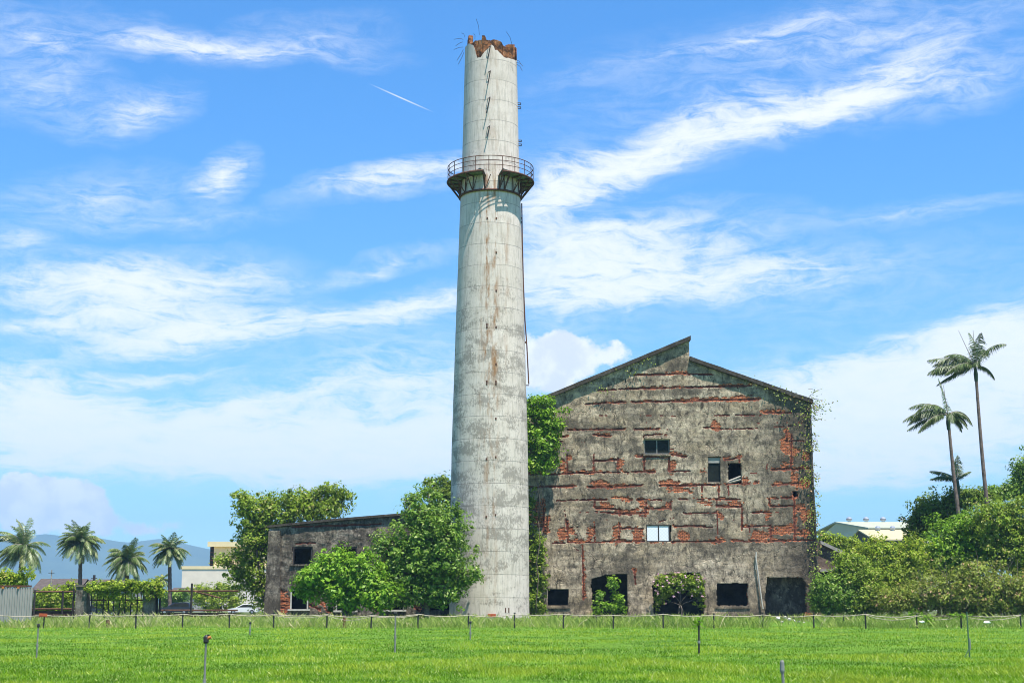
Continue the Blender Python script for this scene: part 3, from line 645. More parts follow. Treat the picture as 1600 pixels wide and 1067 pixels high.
# ------------------------------------------------------------------ damaged walls as height fields
def wall_field(Y, poly, holes, strokes, patches, step, depth, thick, mats, parent, name, seed, rough=0.03, noisew=1.0):
    """poly/holes in photo pixels on plane y=Y; strokes (x0,y0,x1,y1,w), patches (x,y,rx,ry) of lost plaster"""
    pw = [P(a, b, Y) for a, b in poly]
    x0, x1 = min(p.x for p in pw), max(p.x for p in pw); z1 = max(p.z for p in pw); z0 = -0.1
    nx = int((x1-x0)/step)+2; nz = int((z1-z0)/step)+2
    X = x0 + np.arange(nx)*step; Z = z0 + np.arange(nz)*step
    gx, gz = np.meshgrid(X, Z)
    def inside(px, py, pl):
        r = np.zeros(px.shape, bool); n = len(pl)
        for i in range(n):
            ax, ay = pl[i]; bx, by = pl[(i+1) % n]
            c = ((ay > py) != (by > py))
            if by != ay: r ^= c & (px < (bx-ax)*(py-ay)/(by-ay)+ax)
        return r
    px, py = pix(gx, Y + 0*gx, gz)
    n1 = fbm(gx*1.1, gz*1.6, seed, 5) - 0.5; n2 = fbm(gx*3.3, gz*3.3, seed+20, 4) - 0.5; n3 = fbm(gx*0.5, gz*0.5, seed+40, 4)
    row = np.floor(gz/0.15); blk = vnoise(np.floor(gx/0.31+0.5*(row % 2))*1.0, row, seed+80)
    ms = np.full(gx.shape, -9.0); mp = np.full(gx.shape, -9.0)
    rag = fbm(gx*0.55, gz*0.8, seed+90, 3)
    for s in strokes:
        ax, ay, bx, by, w = s
        dx, dy = bx-ax, by-ay; L2 = dx*dx+dy*dy+1e-6
        t = np.clip(((px-ax)*dx+(py-ay)*dy)/L2, 0, 1)
        d = np.hypot(px-(ax+t*dx), py-(ay+t*dy))
        ww = (0.30 + min(w, 3.4)*0.24)*(0.8+0.8*(n3-0.3)) + noisew*(n1*1.6 + n2*1.2)
        d = np.hypot(px-(ax+t*dx) + 1.6*n1, py-(ay+t*dy) + 2.2*(fbm(gx*1.7, gz*1.7, seed+50, 3)-0.5)); ms = np.maximum(ms, ww - d)
        if w > 2.2:                       # plaster broken off in brick-sized steps along the groove
            mp = np.maximum(mp, w*0.62*(0.50+3.6*(rag-0.41)) + (blk-0.5)*2.8 + n2*1.8 - d*np.where(py < ay+(by-ay)*t, 0.8, 1.6))
    for a, b, rx, ry in patches:
        d = np.hypot((px-a)/rx, (py-b)/ry) - 1
        mp = np.maximum(mp, -(d)*min(rx, ry) + 0.6 + n1*8 + (blk-0.5)*4.5 + n2*2)
    exposed = (mp > 0) | (ms > 0)
    dep = np.maximum(np.clip(ms/0.5, 0, 1)*depth*1.7, np.clip(mp/0.8, 0, 1)*depth*0.75)
    yy = Y + dep + rough*(n1*1.4+n2*0.8) + np.where(exposed, 0.03*(blk-0.5), 0)
    cx = (px[:-1,:-1]+px[1:,1:])/2; cy = (py[:-1,:-1]+py[1:,1:])/2
    keep = inside(cx, cy, poly)
    jx = cx + (n1[:-1,:-1]*3.2 + n2[:-1,:-1]*2.0); jy = cy + (n2[1:,1:]*2.6 + n1[1:,1:]*2.0)
    for h in holes:
        ragged = h[0]; keep &= ~inside(jx if ragged else cx, jy if ragged else cy, h[1])
    idx = np.arange(nx*nz).reshape(nz, nx)
    f = np.stack([idx[:-1,:-1], idx[:-1,1:], idx[1:,1:], idx[1:,:-1]], -1)[keep]
    ex = (exposed[:-1,:-1].astype(int)+exposed[1:,1:]+exposed[1:,:-1]+exposed[:-1,1:])[keep] >= 2
    gr = ((ms > 0)[:-1,:-1].astype(int)+(ms > 0)[1:,1:]+(ms > 0)[1:,:-1]+(ms > 0)[:-1,1:])[keep] >= 2
    fm = np.where(gr, 2, ex.astype(int))
    V = np.stack([gx.ravel(), yy.ravel(), gz.ravel()], 1)
    # thickness: every border edge of the kept cells runs back into the wall
    K = np.zeros((nz+1, nx+1), bool); K[1:nz, 1:nx] = keep
    q = []
    up = K[1:nz, 1:nx]
    def edges(a, b, mask): q.append(np.stack([a[mask], b[mask]], 1))
    edges(idx[:-1,:-1], idx[:-1,1:], up & ~K[0:nz-1, 1:nx]); edges(idx[1:,1:], idx[1:,:-1], up & ~K[2:nz+1, 1:nx])
    edges(idx[1:,:-1], idx[:-1,:-1], up & ~K[1:nz, 0:nx-1]); edges(idx[:-1,1:], idx[1:,1:], up & ~K[1:nz, 2:nx+1])
    E = np.concatenate(q); nb = len(V)
    B = V.copy(); B[:, 1] = Y + thick
    V = np.concatenate([V, B])
    fe = np.stack([E[:,1], E[:,0], E[:,0]+nb, E[:,1]+nb], 1)
    f = np.concatenate([f, fe]); fm = np.concatenate([fm, np.where(vnoise(np.arange(len(E))*0.05, np.zeros(len(E)), 3) > 0.72, 1, 0)])
    used = np.unique(f); rm = np.full(len(V), -1); rm[used] = np.arange(len(used))
    return mesh_from(name, V[used], rm[f].astype(np.int32), mats, parent, fmat=fm)

Z3 = lambda x, y: (800 + x/3.048, 500 + y/3.048)
YB = 145.0
S3 = """580 262 830 255 10;840 258 960 258 5;410 335 560 328 6;560 328 1140 312 9;350 400 540 392 7;575 390 1175 378 13;1195 440 1330 440 12;960 452 1200 452 3
265 523 535 520 12;385 545 465 552 13;200 555 265 555 11;590 520 700 518 9;630 547 730 545 9;626 520 626 560 6;910 512 960 515 6;980 520 1170 515 3;1240 510 1330 505 4
1305 530 1310 580 14;1330 550 1330 710 8;1330 575 1390 575 6;262 640 262 730 7;388 640 388 720 7;390 672 505 665 10;505 655 505 720 7;80 730 230 733 7;230 730 680 722 9
630 650 630 720 8;630 648 750 655 8;748 650 748 720 8;750 640 830 650 11;600 650 640 645 9;1010 665 1080 655 9;1082 645 1082 675 7;750 720 850 720 4;1215 685 1215 710 5;1240 712 1420 706 8
80 795 300 790 10;360 795 480 795 10;490 795 620 785 9;700 788 780 785 9;780 790 980 783 8;1020 780 1170 775 9;1240 785 1380 775 8;905 785 905 845 10;985 785 985 850 10;1030 785 1030 890 6
210 860 400 853 6;390 855 450 855 9;600 855 710 855 8;795 853 1090 853 7;1225 850 1335 845 7;393 855 393 890 7;400 895 505 900 9;638 855 638 920 8;640 898 755 895 9;755 868 755 900 8
515 922 638 920 9;512 895 512 930 7;980 885 1095 888 8;975 855 975 890 8;1095 855 1095 890 7;815 918 975 918 6;975 910 980 1020 6;1095 890 1095 1000 7;1145 915 1230 915 7;1225 850 1228 885 7
1230 885 1340 885 8;1342 830 1347 1050 11;148 860 150 1000 9;262 965 265 1055 8;392 970 393 1055 8;510 965 510 1050 8;510 990 620 993 8;770 982 920 980 10;910 985 975 985 4
1100 985 1230 978 8;1132 990 1135 1045 6;1232 975 1232 1040 7;190 1060 630 1052 8;760 1055 1000 1052 7;1050 1052 1180 1050 8;1180 1052 1440 1048 7;250 905 265 1000 3;395 910 640 935 3;700 960 770 940 3"""
P3 = """970 505 20 25;1305 600 26 45;1345 620 20 20;245 700 14 25;275 655 14 12;515 690 14 30;762 690 14 28;1300 695 12 14;415 780 48 17;745 775 38 14;790 808 45 15;850 810 15 10
1110 765 15 18;1350 755 18 40;495 845 15 6;540 852 15 7;455 885 30 15;740 880 14 18;625 875 15 20;575 912 55 11;1060 870 30 18;935 865 30 8;992 935 16 16;1220 932 12 18;1370 895 25 20
130 890 24 28;130 950 24 28;165 985 12 42;240 1020 26 32;280 1000 12 20;300 1050 30 9;378 1015 14 35;497 1010 12 40;600 1020 22 35;820 1025 30 28;980 1045 25 10;1185 1025 50 28;1295 985 50 9;1290 1005 55 10
900 712 15 8;1400 650 18 18;1390 780 25 25;1400 930 25 30;1395 1010 30 22;690 1045 30 8"""
def parse(s): return [tuple(float(v) for v in q.split()) for q in s.replace('\n', ';').split(';') if q.strip()]

def factory():
    pL, pR = P(800, 955, YB).x, P(1280, 955, YB).x
    base = ((pL+pR)/2, YB, 0)
    root = thing('ruined_factory', 'big ruined factory with a stepped gable of grey plaster falling off red brick', 'building', base)
    def S(x, y): return Z3(x, y)
    strokes = [S(a, b) + S(c, d) + (w/3.048*0.92+0.35,) for a, b, c, d, w in parse(S3)]
    patches = [S(a, b) + (rx/3.048*0.95, ry/3.048*0.95) for a, b, rx, ry in parse(P3)]
    # hairline lift joints running between the deep grooves
    rl = random.Random(21)
    for y in (572, 606, 617, 628, 649, 660, 672, 690, 702, 713, 739, 749, 759, 781, 792, 801, 812, 823, 834, 846, 868, 884):
        x = 830 + rl.uniform(0, 40)
        while x < 1262:
            L = rl.uniform(15, 90)
            if rl.random() < (0.5 if y > 640 else 0.35) and y < 850 and (x > 1150-(y-531)*2.5 or y > 640): strokes.append((x, y+rl.uniform(-1, 1), min(x+L, 1264), y+rl.uniform(-1, 1), rl.choice([-1.5, -1.2, -0.9, -0.9, -0.6])))
            x += L + rl.uniform(3, 30)
    # rough strips of broken render on the lower wall
    strokes += [(910, 853, 912, 935, 2.6), (991, 890, 993, 912, 3.0), (896, 853, 904, 860, 1.0)]
    xr = lambda y: pix(np.array(pR), np.array(YB), np.array(P(1000, y, YB).z))[0]
    xl = lambda y: pix(np.array(pL), np.array(YB), np.array(P(1000, y, YB).z))[0]
    poly = [(float(xl(975)), 975), (float(xl(646)), 646), (1077, 532), (1077, 563.5), (float(xr(630)), 630), (float(xr(800)), 800), (float(xr(975)), 975)]
    R = lambda a, b, c, d: [(a, b), (c, b), (c, d), (a, d)]
    holes = [(0, R(1007, 686, 1046, 709)), (0, R(1106, 714, 1125.5, 753)), (1, R(1137.5, 724, 1158.5, 755)), (0, R(1010, 820, 1048.5, 846)), (0, R(856, 920, 888, 946)),
             (1, [(924, 905), (940, 900), (952, 897), (980, 897), (981, 945), (978, 975), (926, 975)]), (1, [(1019, 915), (1034, 897), (1094, 895), (1101, 915), (1100, 975), (1022, 975)]),
             (1, R(1120, 911, 1168.5, 946)), (1, [(1199, 902), (1252, 902), (1260, 911), (1260, 975), (1197, 975), (1195, 935)]), (1, [(1239, 768), (1246, 768), (1247, 775), (1240, 776)])]
    wall_field(YB, poly, holes, strokes, patches, 0.072, 0.050, 0.55, [M['plaster'], M['brick'], M['groove']], root, 'front_wall', 11)
    D = 26.0
    pk = P(1077, 532, YB); rk = P(1077, 563.5, YB); le = P(float(xl(646)), 646, YB); re = P(float(xr(630)), 630, YB)
    MB().box((pL+0.02, YB+0.56, -0.1), (pL+0.5, YB+D, le.z-0.1)).build('side_wall', M['plaster'], root)
    MB().box((pR-0.5, YB+0.56, -0.1), (pR-0.02, YB+D, re.z-0.1)).build('side_wall', M['plaster_dark'], root)
    MB().prism_y([(pL+0.05, -0.1), (pR-0.05, -0.1), (pR-0.05, re.z-0.1), (rk.x, rk.z-0.1), (pk.x, pk.z-0.1), (pL+0.05, le.z-0.1)], YB+D, YB+D+0.5).build('back_wall', M['plaster'], root)
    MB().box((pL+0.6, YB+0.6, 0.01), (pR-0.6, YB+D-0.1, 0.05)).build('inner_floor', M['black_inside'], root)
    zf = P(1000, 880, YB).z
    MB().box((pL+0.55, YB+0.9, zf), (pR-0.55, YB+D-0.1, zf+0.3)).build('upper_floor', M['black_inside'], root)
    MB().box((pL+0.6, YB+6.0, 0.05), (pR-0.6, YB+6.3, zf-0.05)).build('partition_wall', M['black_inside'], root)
    a, b = P(1190, 960, YB), P(1270, 895, YB); MB().box((a.x, YB+1.5, 0.05), (b.x, YB+1.7, zf-0.06)).build('inner_wall', M['plaster_dark'], root)
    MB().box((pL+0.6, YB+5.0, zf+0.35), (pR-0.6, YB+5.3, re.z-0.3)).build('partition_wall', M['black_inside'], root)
    # roof slabs with a heavy projecting edge
    oh = 0.42; t = 0.40
    def slab(a, b, name):
        n = 40; mb = MB(); vs = []; fs = []; rnd = random.Random(5)
        for j in range(n+1):
            q = j/n; x = a.x+(b.x-a.x)*q; z = a.z+(b.z-a.z)*q
            w = 0.05*(vnoise(np.array([x*1.3]), np.array([0.]), 8)[0]-0.5)
            for (yy, zz) in ((YB-oh+w*2, z-0.02), (YB-oh+w, z+t+w), (YB+D+0.5, z+t), (YB+D+0.5, z-0.02)): vs.append((x, yy, zz))
        for j in range(n):
            for k in range(4):
                k2 = (k+1) % 4; fs.append((j*4+k, (j+1)*4+k, (j+1)*4+k2, j*4+k2))
        fs += [(0, 1, 2, 3), (n*4+3, n*4+2, n*4+1, n*4)]
        mb.add(vs, fs); return mb.build(name, M['coping'], root)
    slab(Vector((pL-0.3, 0, le.z-0.12)), Vector((pk.x+0.12, 0, pk.z+0.03)), 'roof'); slab(Vector((rk.x+0.03, 0, rk.z)), Vector((pR+0.15, 0, re.z-0.05)), 'roof')
    MB().box((rk.x-0.42, YB+0.56, rk.z+0.44), (rk.x-0.02, YB+D, pk.z-0.05)).build('clerestory_wall', M['plaster'], root)
    # windows
    def win(a, b, c, d, pane, fr, mull, name='window', y=0.22):
        p, q = P(a, d, YB), P(c, b, YB); w = 0.09
        mb = MB(); y0, y1 = YB+y-0.06, YB+y+0.06
        mb.box((p.x, y0, p.z), (q.x, y1, p.z+w)); mb.box((p.x, y0, q.z-w), (q.x, y1, q.z)); mb.box((p.x, y0, p.z+w), (p.x+w, y1, q.z-w)); mb.box((q.x-w, y0, p.z+w), (q.x, y1, q.z-w))
        for m in mull: xm = p.x+(q.x-p.x)*m; mb.box((xm-0.05, y0, p.z+w), (xm+0.05, y1, q.z-w))
        o = mb.build(name, M[fr], root)
        for i, m in enumerate([0]+mull):
            nxt = (mull+[1])[i]; xa = p.x+(q.x-p.x)*m+0.06; xb = p.x+(q.x-p.x)*nxt-0.06
            MB().box((xa, YB+y-0.012, p.z+w*0.5), (xb, YB+y+0.012, q.z-w*0.5)).build('pane', M[pane], o)
        return o
    o = win(1007, 686, 1046, 709, 'glass_dark', 'frame', [0.5]); p, q = P(1005, 712, YB), P(1048, 709.5, YB); MB().box((p.x, YB-0.12, p.z), (q.x, YB+0.3, q.z)).build('sill', M['plaster'], o)
    p, q = P(1006, 686, YB), P(1047, 683.5, YB); MB().box((p.x, YB-0.16, p.z+0.01), (q.x, YB+0.2, q.z)).build('lintel', M['plaster'], o)
    o = win(1106, 714, 1125.5, 753, 'glass_dark', 'dark_steel', []); p, q = P(1107, 723, YB), P(1125, 715, YB); MB().box((p.x, YB+0.12, p.z), (q.x, YB+0.15, q.z)).build('shutter', M['grey_sheet'], o)
    win(1010, 820, 1046, 846, 'screen', 'dark_steel', [0.53], y=0.06)
    for (a, b, c, d) in ((1138, 752, 1158, 744), (1138, 754, 1158, 749)):
        MB().bar(P(a, b, YB+0.2), P(c, d, YB+0.2), 0.16).build('fallen_board', M['wood_grey'], root)
    # sills under the ground-floor openings
    for (a, c, d) in ((852, 891, 946.5), (1117, 1172, 946.5)):
        p = P(a, d, YB); q = P(c, d, YB); MB().box((p.x, YB-0.10, p.z-0.22), (q.x, YB+0.5, p.z)).build('sill', M['plaster'], root)
    # drain pipe on the wall
    pts = [P(1180.5, 868, YB-0.2), P(1183, 885, YB-0.22), P(1187, 915, YB-0.25), P(1192, 951, YB-0.3)]
    MB().tube(pts, 0.075, 7).build('drain_pipe', M['frame_pale'], root)
    MB().tube([P(1181.5, 862, YB-0.15), P(1181, 890, YB-0.15)], 0.07, 6).build('drain_pipe', M['frame_pale'], root)
    # hatch plate low in the last opening
    p, q = P(1255, 968, YB-0.6), P(1271, 956, YB-0.6)
    tag(MB().prism_y([(p.x, p.z), (q.x, p.z), (q.x-0.1, q.z-0.15), (p.x+0.2, q.z)], YB-0.9, YB-0.4).build('brick_heap', M['brick']), 'low heap of red bricks at the right foot of the big ruined factory', 'brick heap')
factory()

YA = 138.0
def annex():
    xa = P(418, 960, YA).x; xb = P(760, 960, YA).x
    root = thing('ruined_annex', 'low ruined two storey annex of blackened plaster left of the chimney, half hidden by trees', 'building', ((xa+xb)/2, YA, 0))
    R = lambda a, b, c, d: [(a, b), (c, b), (c, d), (a, d)]
    xl = lambda y: float(pix(np.array(xa), np.array(YA), np.array(P(500, y, YA).z))[0]); xr = lambda y: float(pix(np.array(xb), np.array(YA), np.array(P(500, y, YA).z))[0])
    poly = [(xl(975), 975), (xl(824), 824), (520, 814), (605, 807), (xr(796), 796), (xr(975), 975)]
    holes = [(0, R(457, 854, 488, 881)), (0, R(527, 854, 558, 881)), (0, R(600, 853, 632, 880)), (0, R(668, 852, 700, 880)), (0, R(453, 920, 482, 951)), (0, R(524, 929, 556, 953)), (0, R(598, 930, 632, 952)), (0, R(668, 930, 702, 952))]
    strokes = [(432, 938, 450, 940, 8), (433, 948, 450, 952, 9), (455, 823, 600, 818, 2.2), (488, 850, 490, 856, 2), (463, 849, 493, 848, 2), (484, 945, 500, 952, 7), (503, 944, 512, 956, 6), (570, 940, 590, 955, 9), (640, 940, 655, 955, 8)]
    patches = [(440, 948, 8, 10), (440, 925, 5, 3)]
    wall_field(YA, poly, holes, strokes, patches, 0.075, 0.06, 0.5, [M['plaster_dark'], M['brick'], M['groove']], root, 'front_wall', 31, rough=0.10)
    zl, zr = P(420, 824, YA).z, P(760, 796, YA).z; D = 9.0
    MB().prism_x([(YA+0.52, -0.1), (YA+D, -0.1), (YA+D, zl+0.0), (YA+0.52, zl-0.05)], xa+0.02, xa+0.5).build('side_wall', M['plaster_dark'], root)
    MB().box((xb-0.5, YA+0.52, -0.1), (xb-0.02, YA+D, zr-0.1)).build('side_wall', M['plaster_dark'], root)
    MB().box((xa+0.05, YA+D, -0.1), (xb-0.05, YA+D+0.4, zl-0.1)).build('back_wall', M['plaster_dark'], root)
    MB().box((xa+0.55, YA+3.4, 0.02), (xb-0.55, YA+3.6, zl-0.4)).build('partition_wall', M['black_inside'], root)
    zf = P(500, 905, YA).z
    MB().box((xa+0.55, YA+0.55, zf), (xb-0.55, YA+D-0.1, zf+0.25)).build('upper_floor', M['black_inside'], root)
    pts = [(xa-0.25, zl-0.02), (P(520, 814, YA).x, P(520, 814, YA).z), (P(605, 807, YA).x, P(605, 807, YA).z), (xb+0.1, zr)]
    MB().prism_y(pts + [(x, z+0.22) for x, z in pts[::-1]], YA-0.28, YA+D+0.5).build('roof', M['coping'], root)
    # battered corner pier
    p = P(418, 960, YA); q = P(440, 826, YA)
    MB().prism_y([(xa-0.35, -0.1), (xa+1.25, -0.1), (xa+1.0, zl-0.3), (xa-0.1, zl-0.3)], YA-0.22, YA+0.25).build('corner_pier', M['plaster_dark'], root)
    for (a, b, c, d) in [(457, 854, 488, 881), (527, 854, 558, 881), (453, 920, 482, 951), (524, 929, 556, 953), (598, 930, 632, 952)]:
        p, q = P(a, d, YA), P(c, b, YA); w = 0.13; y0, y1 = YA+0.05, YA+0.2
        up = b < 900
        o = MB().box((p.x, y0, p.z), (p.x+w, y1, q.z)).box((q.x-w, y0, p.z), (q.x, y1, q.z)).box((p.x+w, y0, q.z-w), (q.x-w, y1, q.z)).build('window', M['dark_steel' if up else 'frame_pale'], root)
        MB().box((p.x-0.2, YA-0.16, p.z-0.17), (q.x+0.2, YA+0.3, p.z-0.01)).build('sill', M['plaster_dark' if up else 'frame_pale'], o)
    p = P(545, 953, YA); q = P(548, 929, YA); MB().box((p.x, YA+0.04, p.z), (q.x, YA+0.22, q.z)).build('window_post', M['frame_pale'], root)
annex()

# ------------------------------------------------------------------ foliage
def leaf_mesh(name, pos, nrm, size, rng, mat, parent, tint, aspect=0.5, droop=0.25):
    n = len(pos)
    ax = rng.normal(size=(n, 3)); ax[:, 2] -= droop
    nr = nrm + rng.normal(size=(n, 3))*0.55
    nr /= np.linalg.norm(nr, axis=1)[:, None]+1e-9
    ax -= (ax*nr).sum(1)[:, None]*nr; ax /= np.linalg.norm(ax, axis=1)[:, None]+1e-9
    sd = np.cross(nr, ax)
    s = (size*rng.uniform(0.6, 1.35, n))[:, None]
    v = np.empty((n, 4, 3)); v[:, 0] = pos - ax*s*0.5; v[:, 2] = pos + ax*s*0.5 - nr*s*0.08
    v[:, 1] = pos + sd*s*aspect*0.5 + nr*s*0.07; v[:, 3] = pos - sd*s*aspect*0.5 + nr*s*0.07
    f = np.arange(n*4).reshape(n, 4)
    return mesh_from(name, v.reshape(-1, 3), f, mat, parent, tint=tint)
def crown_points(blobs, ncl, per, clr, rng, shell=0.55, up=0.5):
    """clumps of leaves spread through ellipsoids: returns positions, outward normals, tint"""
    w = np.array([b[3]*b[5]+b[3]*b[4] for b in blobs]); w = w/w.sum()
    k = rng.choice(len(blobs), ncl, p=w); B = np.array(blobs, dtype=float)[k]
    d = rng.normal(size=(ncl, 3)); d /= np.linalg.norm(d, axis=1)[:, None]
    r = rng.uniform(shell**3, 1.0, ncl)**(1/3); r *= 1 + 0.15*rng.normal(size=ncl)
    lob = fbm(d[:, 0]*2.6+k*3.7, d[:, 2]*2.6+d[:, 1]*2.0+k*1.3, 17, 3); r *= 0.42 + 1.15*lob
    sprig = rng.random(ncl) < 0.10; r = np.where(sprig, r*1.22, r)
    c = B[:, :3] + d*r[:, None]*B[:, 3:6]
    cs = clr*rng.uniform(0.4, 1.45, ncl)
    cs = np.where(sprig, cs*0.6, cs)
    ct = np.clip(0.40+0.26*rng.normal(size=ncl), 0, 0.85)
    m = per
    g = rng.normal(size=(ncl, m, 3)); g /= np.linalg.norm(g, axis=2)[:, :, None]
    g *= rng.uniform(0.25, 1.0, (ncl, m, 1))**0.5
    g[:, :, 2] *= 0.75
    pos = c[:, None, :] + g*cs[:, None, None]
    nrm = g*0.6 + d[:, None, :]*0.55; nrm[:, :, 2] += up
    tint = np.clip(ct[:, None] + 0.13*rng.normal(size=(ncl, m)), 0, 0.99)
    hot = rng.random((ncl, m)) < 0.05; tint = np.where(hot, 1.0, tint)
    return pos.reshape(-1, 3), nrm.reshape(-1, 3), tint.ravel()
def pblob(px, py, Y, rx, ry, rd=None):
    k = ppm(px, py, Y); c = P(px, py, Y)
    return (c.x, Y, c.z, rx*k, (rd if rd else 0.9*min(rx, ry*1.3))*k, ry*k)
def limb(mb, a, b, r0, r1, rng, sag=0.1, n=5):
    a, b = Vector(a), Vector(b); L = (b-a).length
    pts = []; rad = []
    for i in range(n+1):
        q = i/n; p = a.lerp(b, q) + Vector(tuple(rng.normal(size=3)))*L*0.03*(0 < i < n)
        p.z += math.sin(q*math.pi)*L*sag; pts.append(p); rad.append(r0+(r1-r0)*q)
    mb.tube(pts, rad, 6)
def tree(name, label, cat, blobs, Y, foot, leaf, mat, ncl, per, clr, seed, group=None, bark='bark', tr=0.2, shell=0.5, aspect=0.5, stems=1, part='crown', zbase=0.0, up=0.5):
    rng = np.random.default_rng(seed)
    bl = [pblob(b[0], b[1], Y+(b[4] if len(b) > 4 else 0), b[2], b[3], b[5] if len(b) > 5 else None) for b in blobs]
    fx = P(foot, 960, Y).x
    root = thing(name, label, cat, (fx, Y, zbase), group)
    p, nr, t = crown_points(bl, ncl, per, clr, rng, shell, up)
    ok = p[:, 2] > 0.03; p, nr, t = p[ok], nr[ok], t[ok]
    leaf_mesh(part, p, nr, leaf, rng, M[mat], root, t, aspect)
    mb = MB(); zc = min(b[2] for b in bl); top = max(b[2] for b in bl)
    for s in range(stems):
        sx = fx + (rng.uniform(-1, 1)*0.25*abs(bl[0][3])*(stems > 1))
        hub = Vector((np.mean([b[0] for b in bl])*0.6+sx*0.4, Y+rng.uniform(-0.3, 0.3), zbase+(zc-zbase)*0.6+0.3))
        limb(mb, (sx, Y, zbase-0.05), hub, tr, tr*0.7, rng, 0)
        for b in bl[s::stems]:
            limb(mb, hub, (b[0], b[1], b[2]+b[5]*0.3), tr*0.55, tr*0.12, rng, 0.06)
            for _ in range(4):
                d = rng.normal(size=3); d /= np.linalg.norm(d); d[2] = abs(d[2])*0.8
                limb(mb, Vector(hub).lerp(Vector((b[0], b[1], b[2])), 0.7), (b[0]+d[0]*b[3]*0.9, b[1]+d[1]*b[4]*0.9, b[2]+d[2]*b[5]*0.9), tr*0.22, 0.02, rng, 0.04, 3)
    mb.build('trunk' if part == 'crown' else 'stem', M[bark], root, smooth=True)
    return root

tree('tree', 'dense green tree with upright leaf tips in front of the annex, touching the chimney', 'tree',
     [(662,845,50,62),(690,870,46,55),(640,885,48,48),(655,797,26,26),(672,778,13,20,0.3),(640,785,9,14,0.3),(700,822,30,40),(736,893,15,15,-1),(715,905,20,22),(640,925,40,25),(690,925,34,22),(605,905,28,30),(600,850,18,20)],
     126.0, 668, 0.30, 'leaf_mid', 1250, 26, 0.60, 1, tr=0.32, shell=0.6, up=0.6)
tree('shrub', 'glossy bright green shrub spreading before the annex, left of the denser tree', 'shrub',
     [(530,888,36,26),(500,903,36,22),(478,920,20,13),(565,900,36,32),(545,928,50,20),(590,925,25,25)],
     123.5, 545, 0.36, 'leaf_bright', 700, 24, 0.62, 2, tr=0.14, shell=0.55, stems=4, part='foliage', up=0.7)
tree('tree', 'spreading tree behind the annex roof, leaning out over its dark corner', 'tree',
     [(440,803,48,30),(400,798,34,22),(378,778,14,12),(505,790,40,26),(520,772,24,16),(470,785,30,20),(394,850,30,36),(408,830,28,30),(374,888,24,28),(398,900,26,35),(350,876,14,9),(408,935,16,22)],
     150.0, 412, 0.34, 'leaf_olive', 1050, 24, 0.72, 3, tr=0.30, shell=0.5, stems=2)
tree('bush', 'yellow green bush behind the white car, beside the annex', 'bush', [(335,938,34,20),(352,922,24,16),(315,925,20,14),(370,945,14,12)], 226.0, 340, 0.36, 'leaf_yellow', 360, 22, 0.7, 4, tr=0.1, stems=3, part='foliage')
tree('tree', 'dark tree top showing behind the chimney above the annex roof', 'tree', [(686,766,20,16),(672,755,10,7),(697,752,12,10),(705,775,20,18),(720,800,30,30)], 168.0, 712, 0.36, 'leaf_dark', 300, 20, 0.7, 5, tr=0.25, shell=0.4)
tree('climbing_tree', 'bright leafy climber clinging high on the left edge of the factory wall', 'climber',
     [(845,640,20,22,0,16),(860,655,20,18,0,12),(850,690,26,26,0,18),(842,722,26,18,0,16),(862,672,18,10,0,10),(832,625,9,10,0,8),(815,680,26,40,0,16)],
     143.3, 838, 0.34, 'leaf_bright', 430, 24, 0.6, 6, tr=0.06, shell=0.4)
tree('ivy', 'dark ivy hanging low down the left edge of the factory wall, beside the chimney', 'ivy',
     [(840,848,10,14,0,6),(835,870,12,20,0,6),(838,905,14,18,0,8),(834,930,16,24,0,9),(846,865,6,24,0,4),(828,800,8,40,0,4),(836,900,14,40,0,5),(832,945,16,16,0,8)], 144.2, 838, 0.28, 'leaf_olive', 420, 22, 0.42, 7, tr=0.08, shell=0.3, part='foliage', stems=2)
tree('bush', 'leafy green bush growing out of the doorway gap in the factory wall', 'bush', [(945,950,18,8,0,8),(958,912,7,13,0,5),(966,934,8,14,0,5),(936,930,4,12,0,4),(955,948,22,7,0,8)], 143.9, 955, 0.30, 'leaf_bright', 95, 18, 0.42, 8, tr=0.06, stems=3, part='foliage', shell=0.2)
fb = tree('flowering_bush', 'flowering bush with small pink blossoms filling a factory opening', 'bush', [(1060,908,36,11,0,10),(1038,920,16,20,0,9),(1088,918,12,20,0,8),(1060,916,30,10,0,9),(1027,940,5,14,0,5),(1097,938,4,16,0,5)], 143.9, 1060, 0.25, 'leaf_olive', 300, 20, 0.36, 9, tr=0.07, stems=4, part='foliage', shell=0.35)
def blossoms():
    rng = np.random.default_rng(77)
    bl = [pblob(1060, 913, 143.6, 37, 15, 14), pblob(1040, 922, 143.6, 17, 20, 10), pblob(1086, 918, 143.6, 14, 20, 9)]
    p, n, t = crown_points(bl, 60, 4, 0.14, rng, 0.9)
    leaf_mesh('blossoms', p, n, 0.20, rng, M['flower'], fb, t, 0.9)['kind'] = 'stuff'
blossoms()
tree('shrub', 'small leafed green shrub against the right foot of the factory', 'shrub', [(1285,922,18,22),(1310,922,26,30),(1275,940,10,14),(1300,945,28,16),(1330,935,20,22)], 138.5, 1298, 0.26, 'leaf_mid', 560, 24, 0.55, 10, tr=0.1, stems=3, part='foliage')
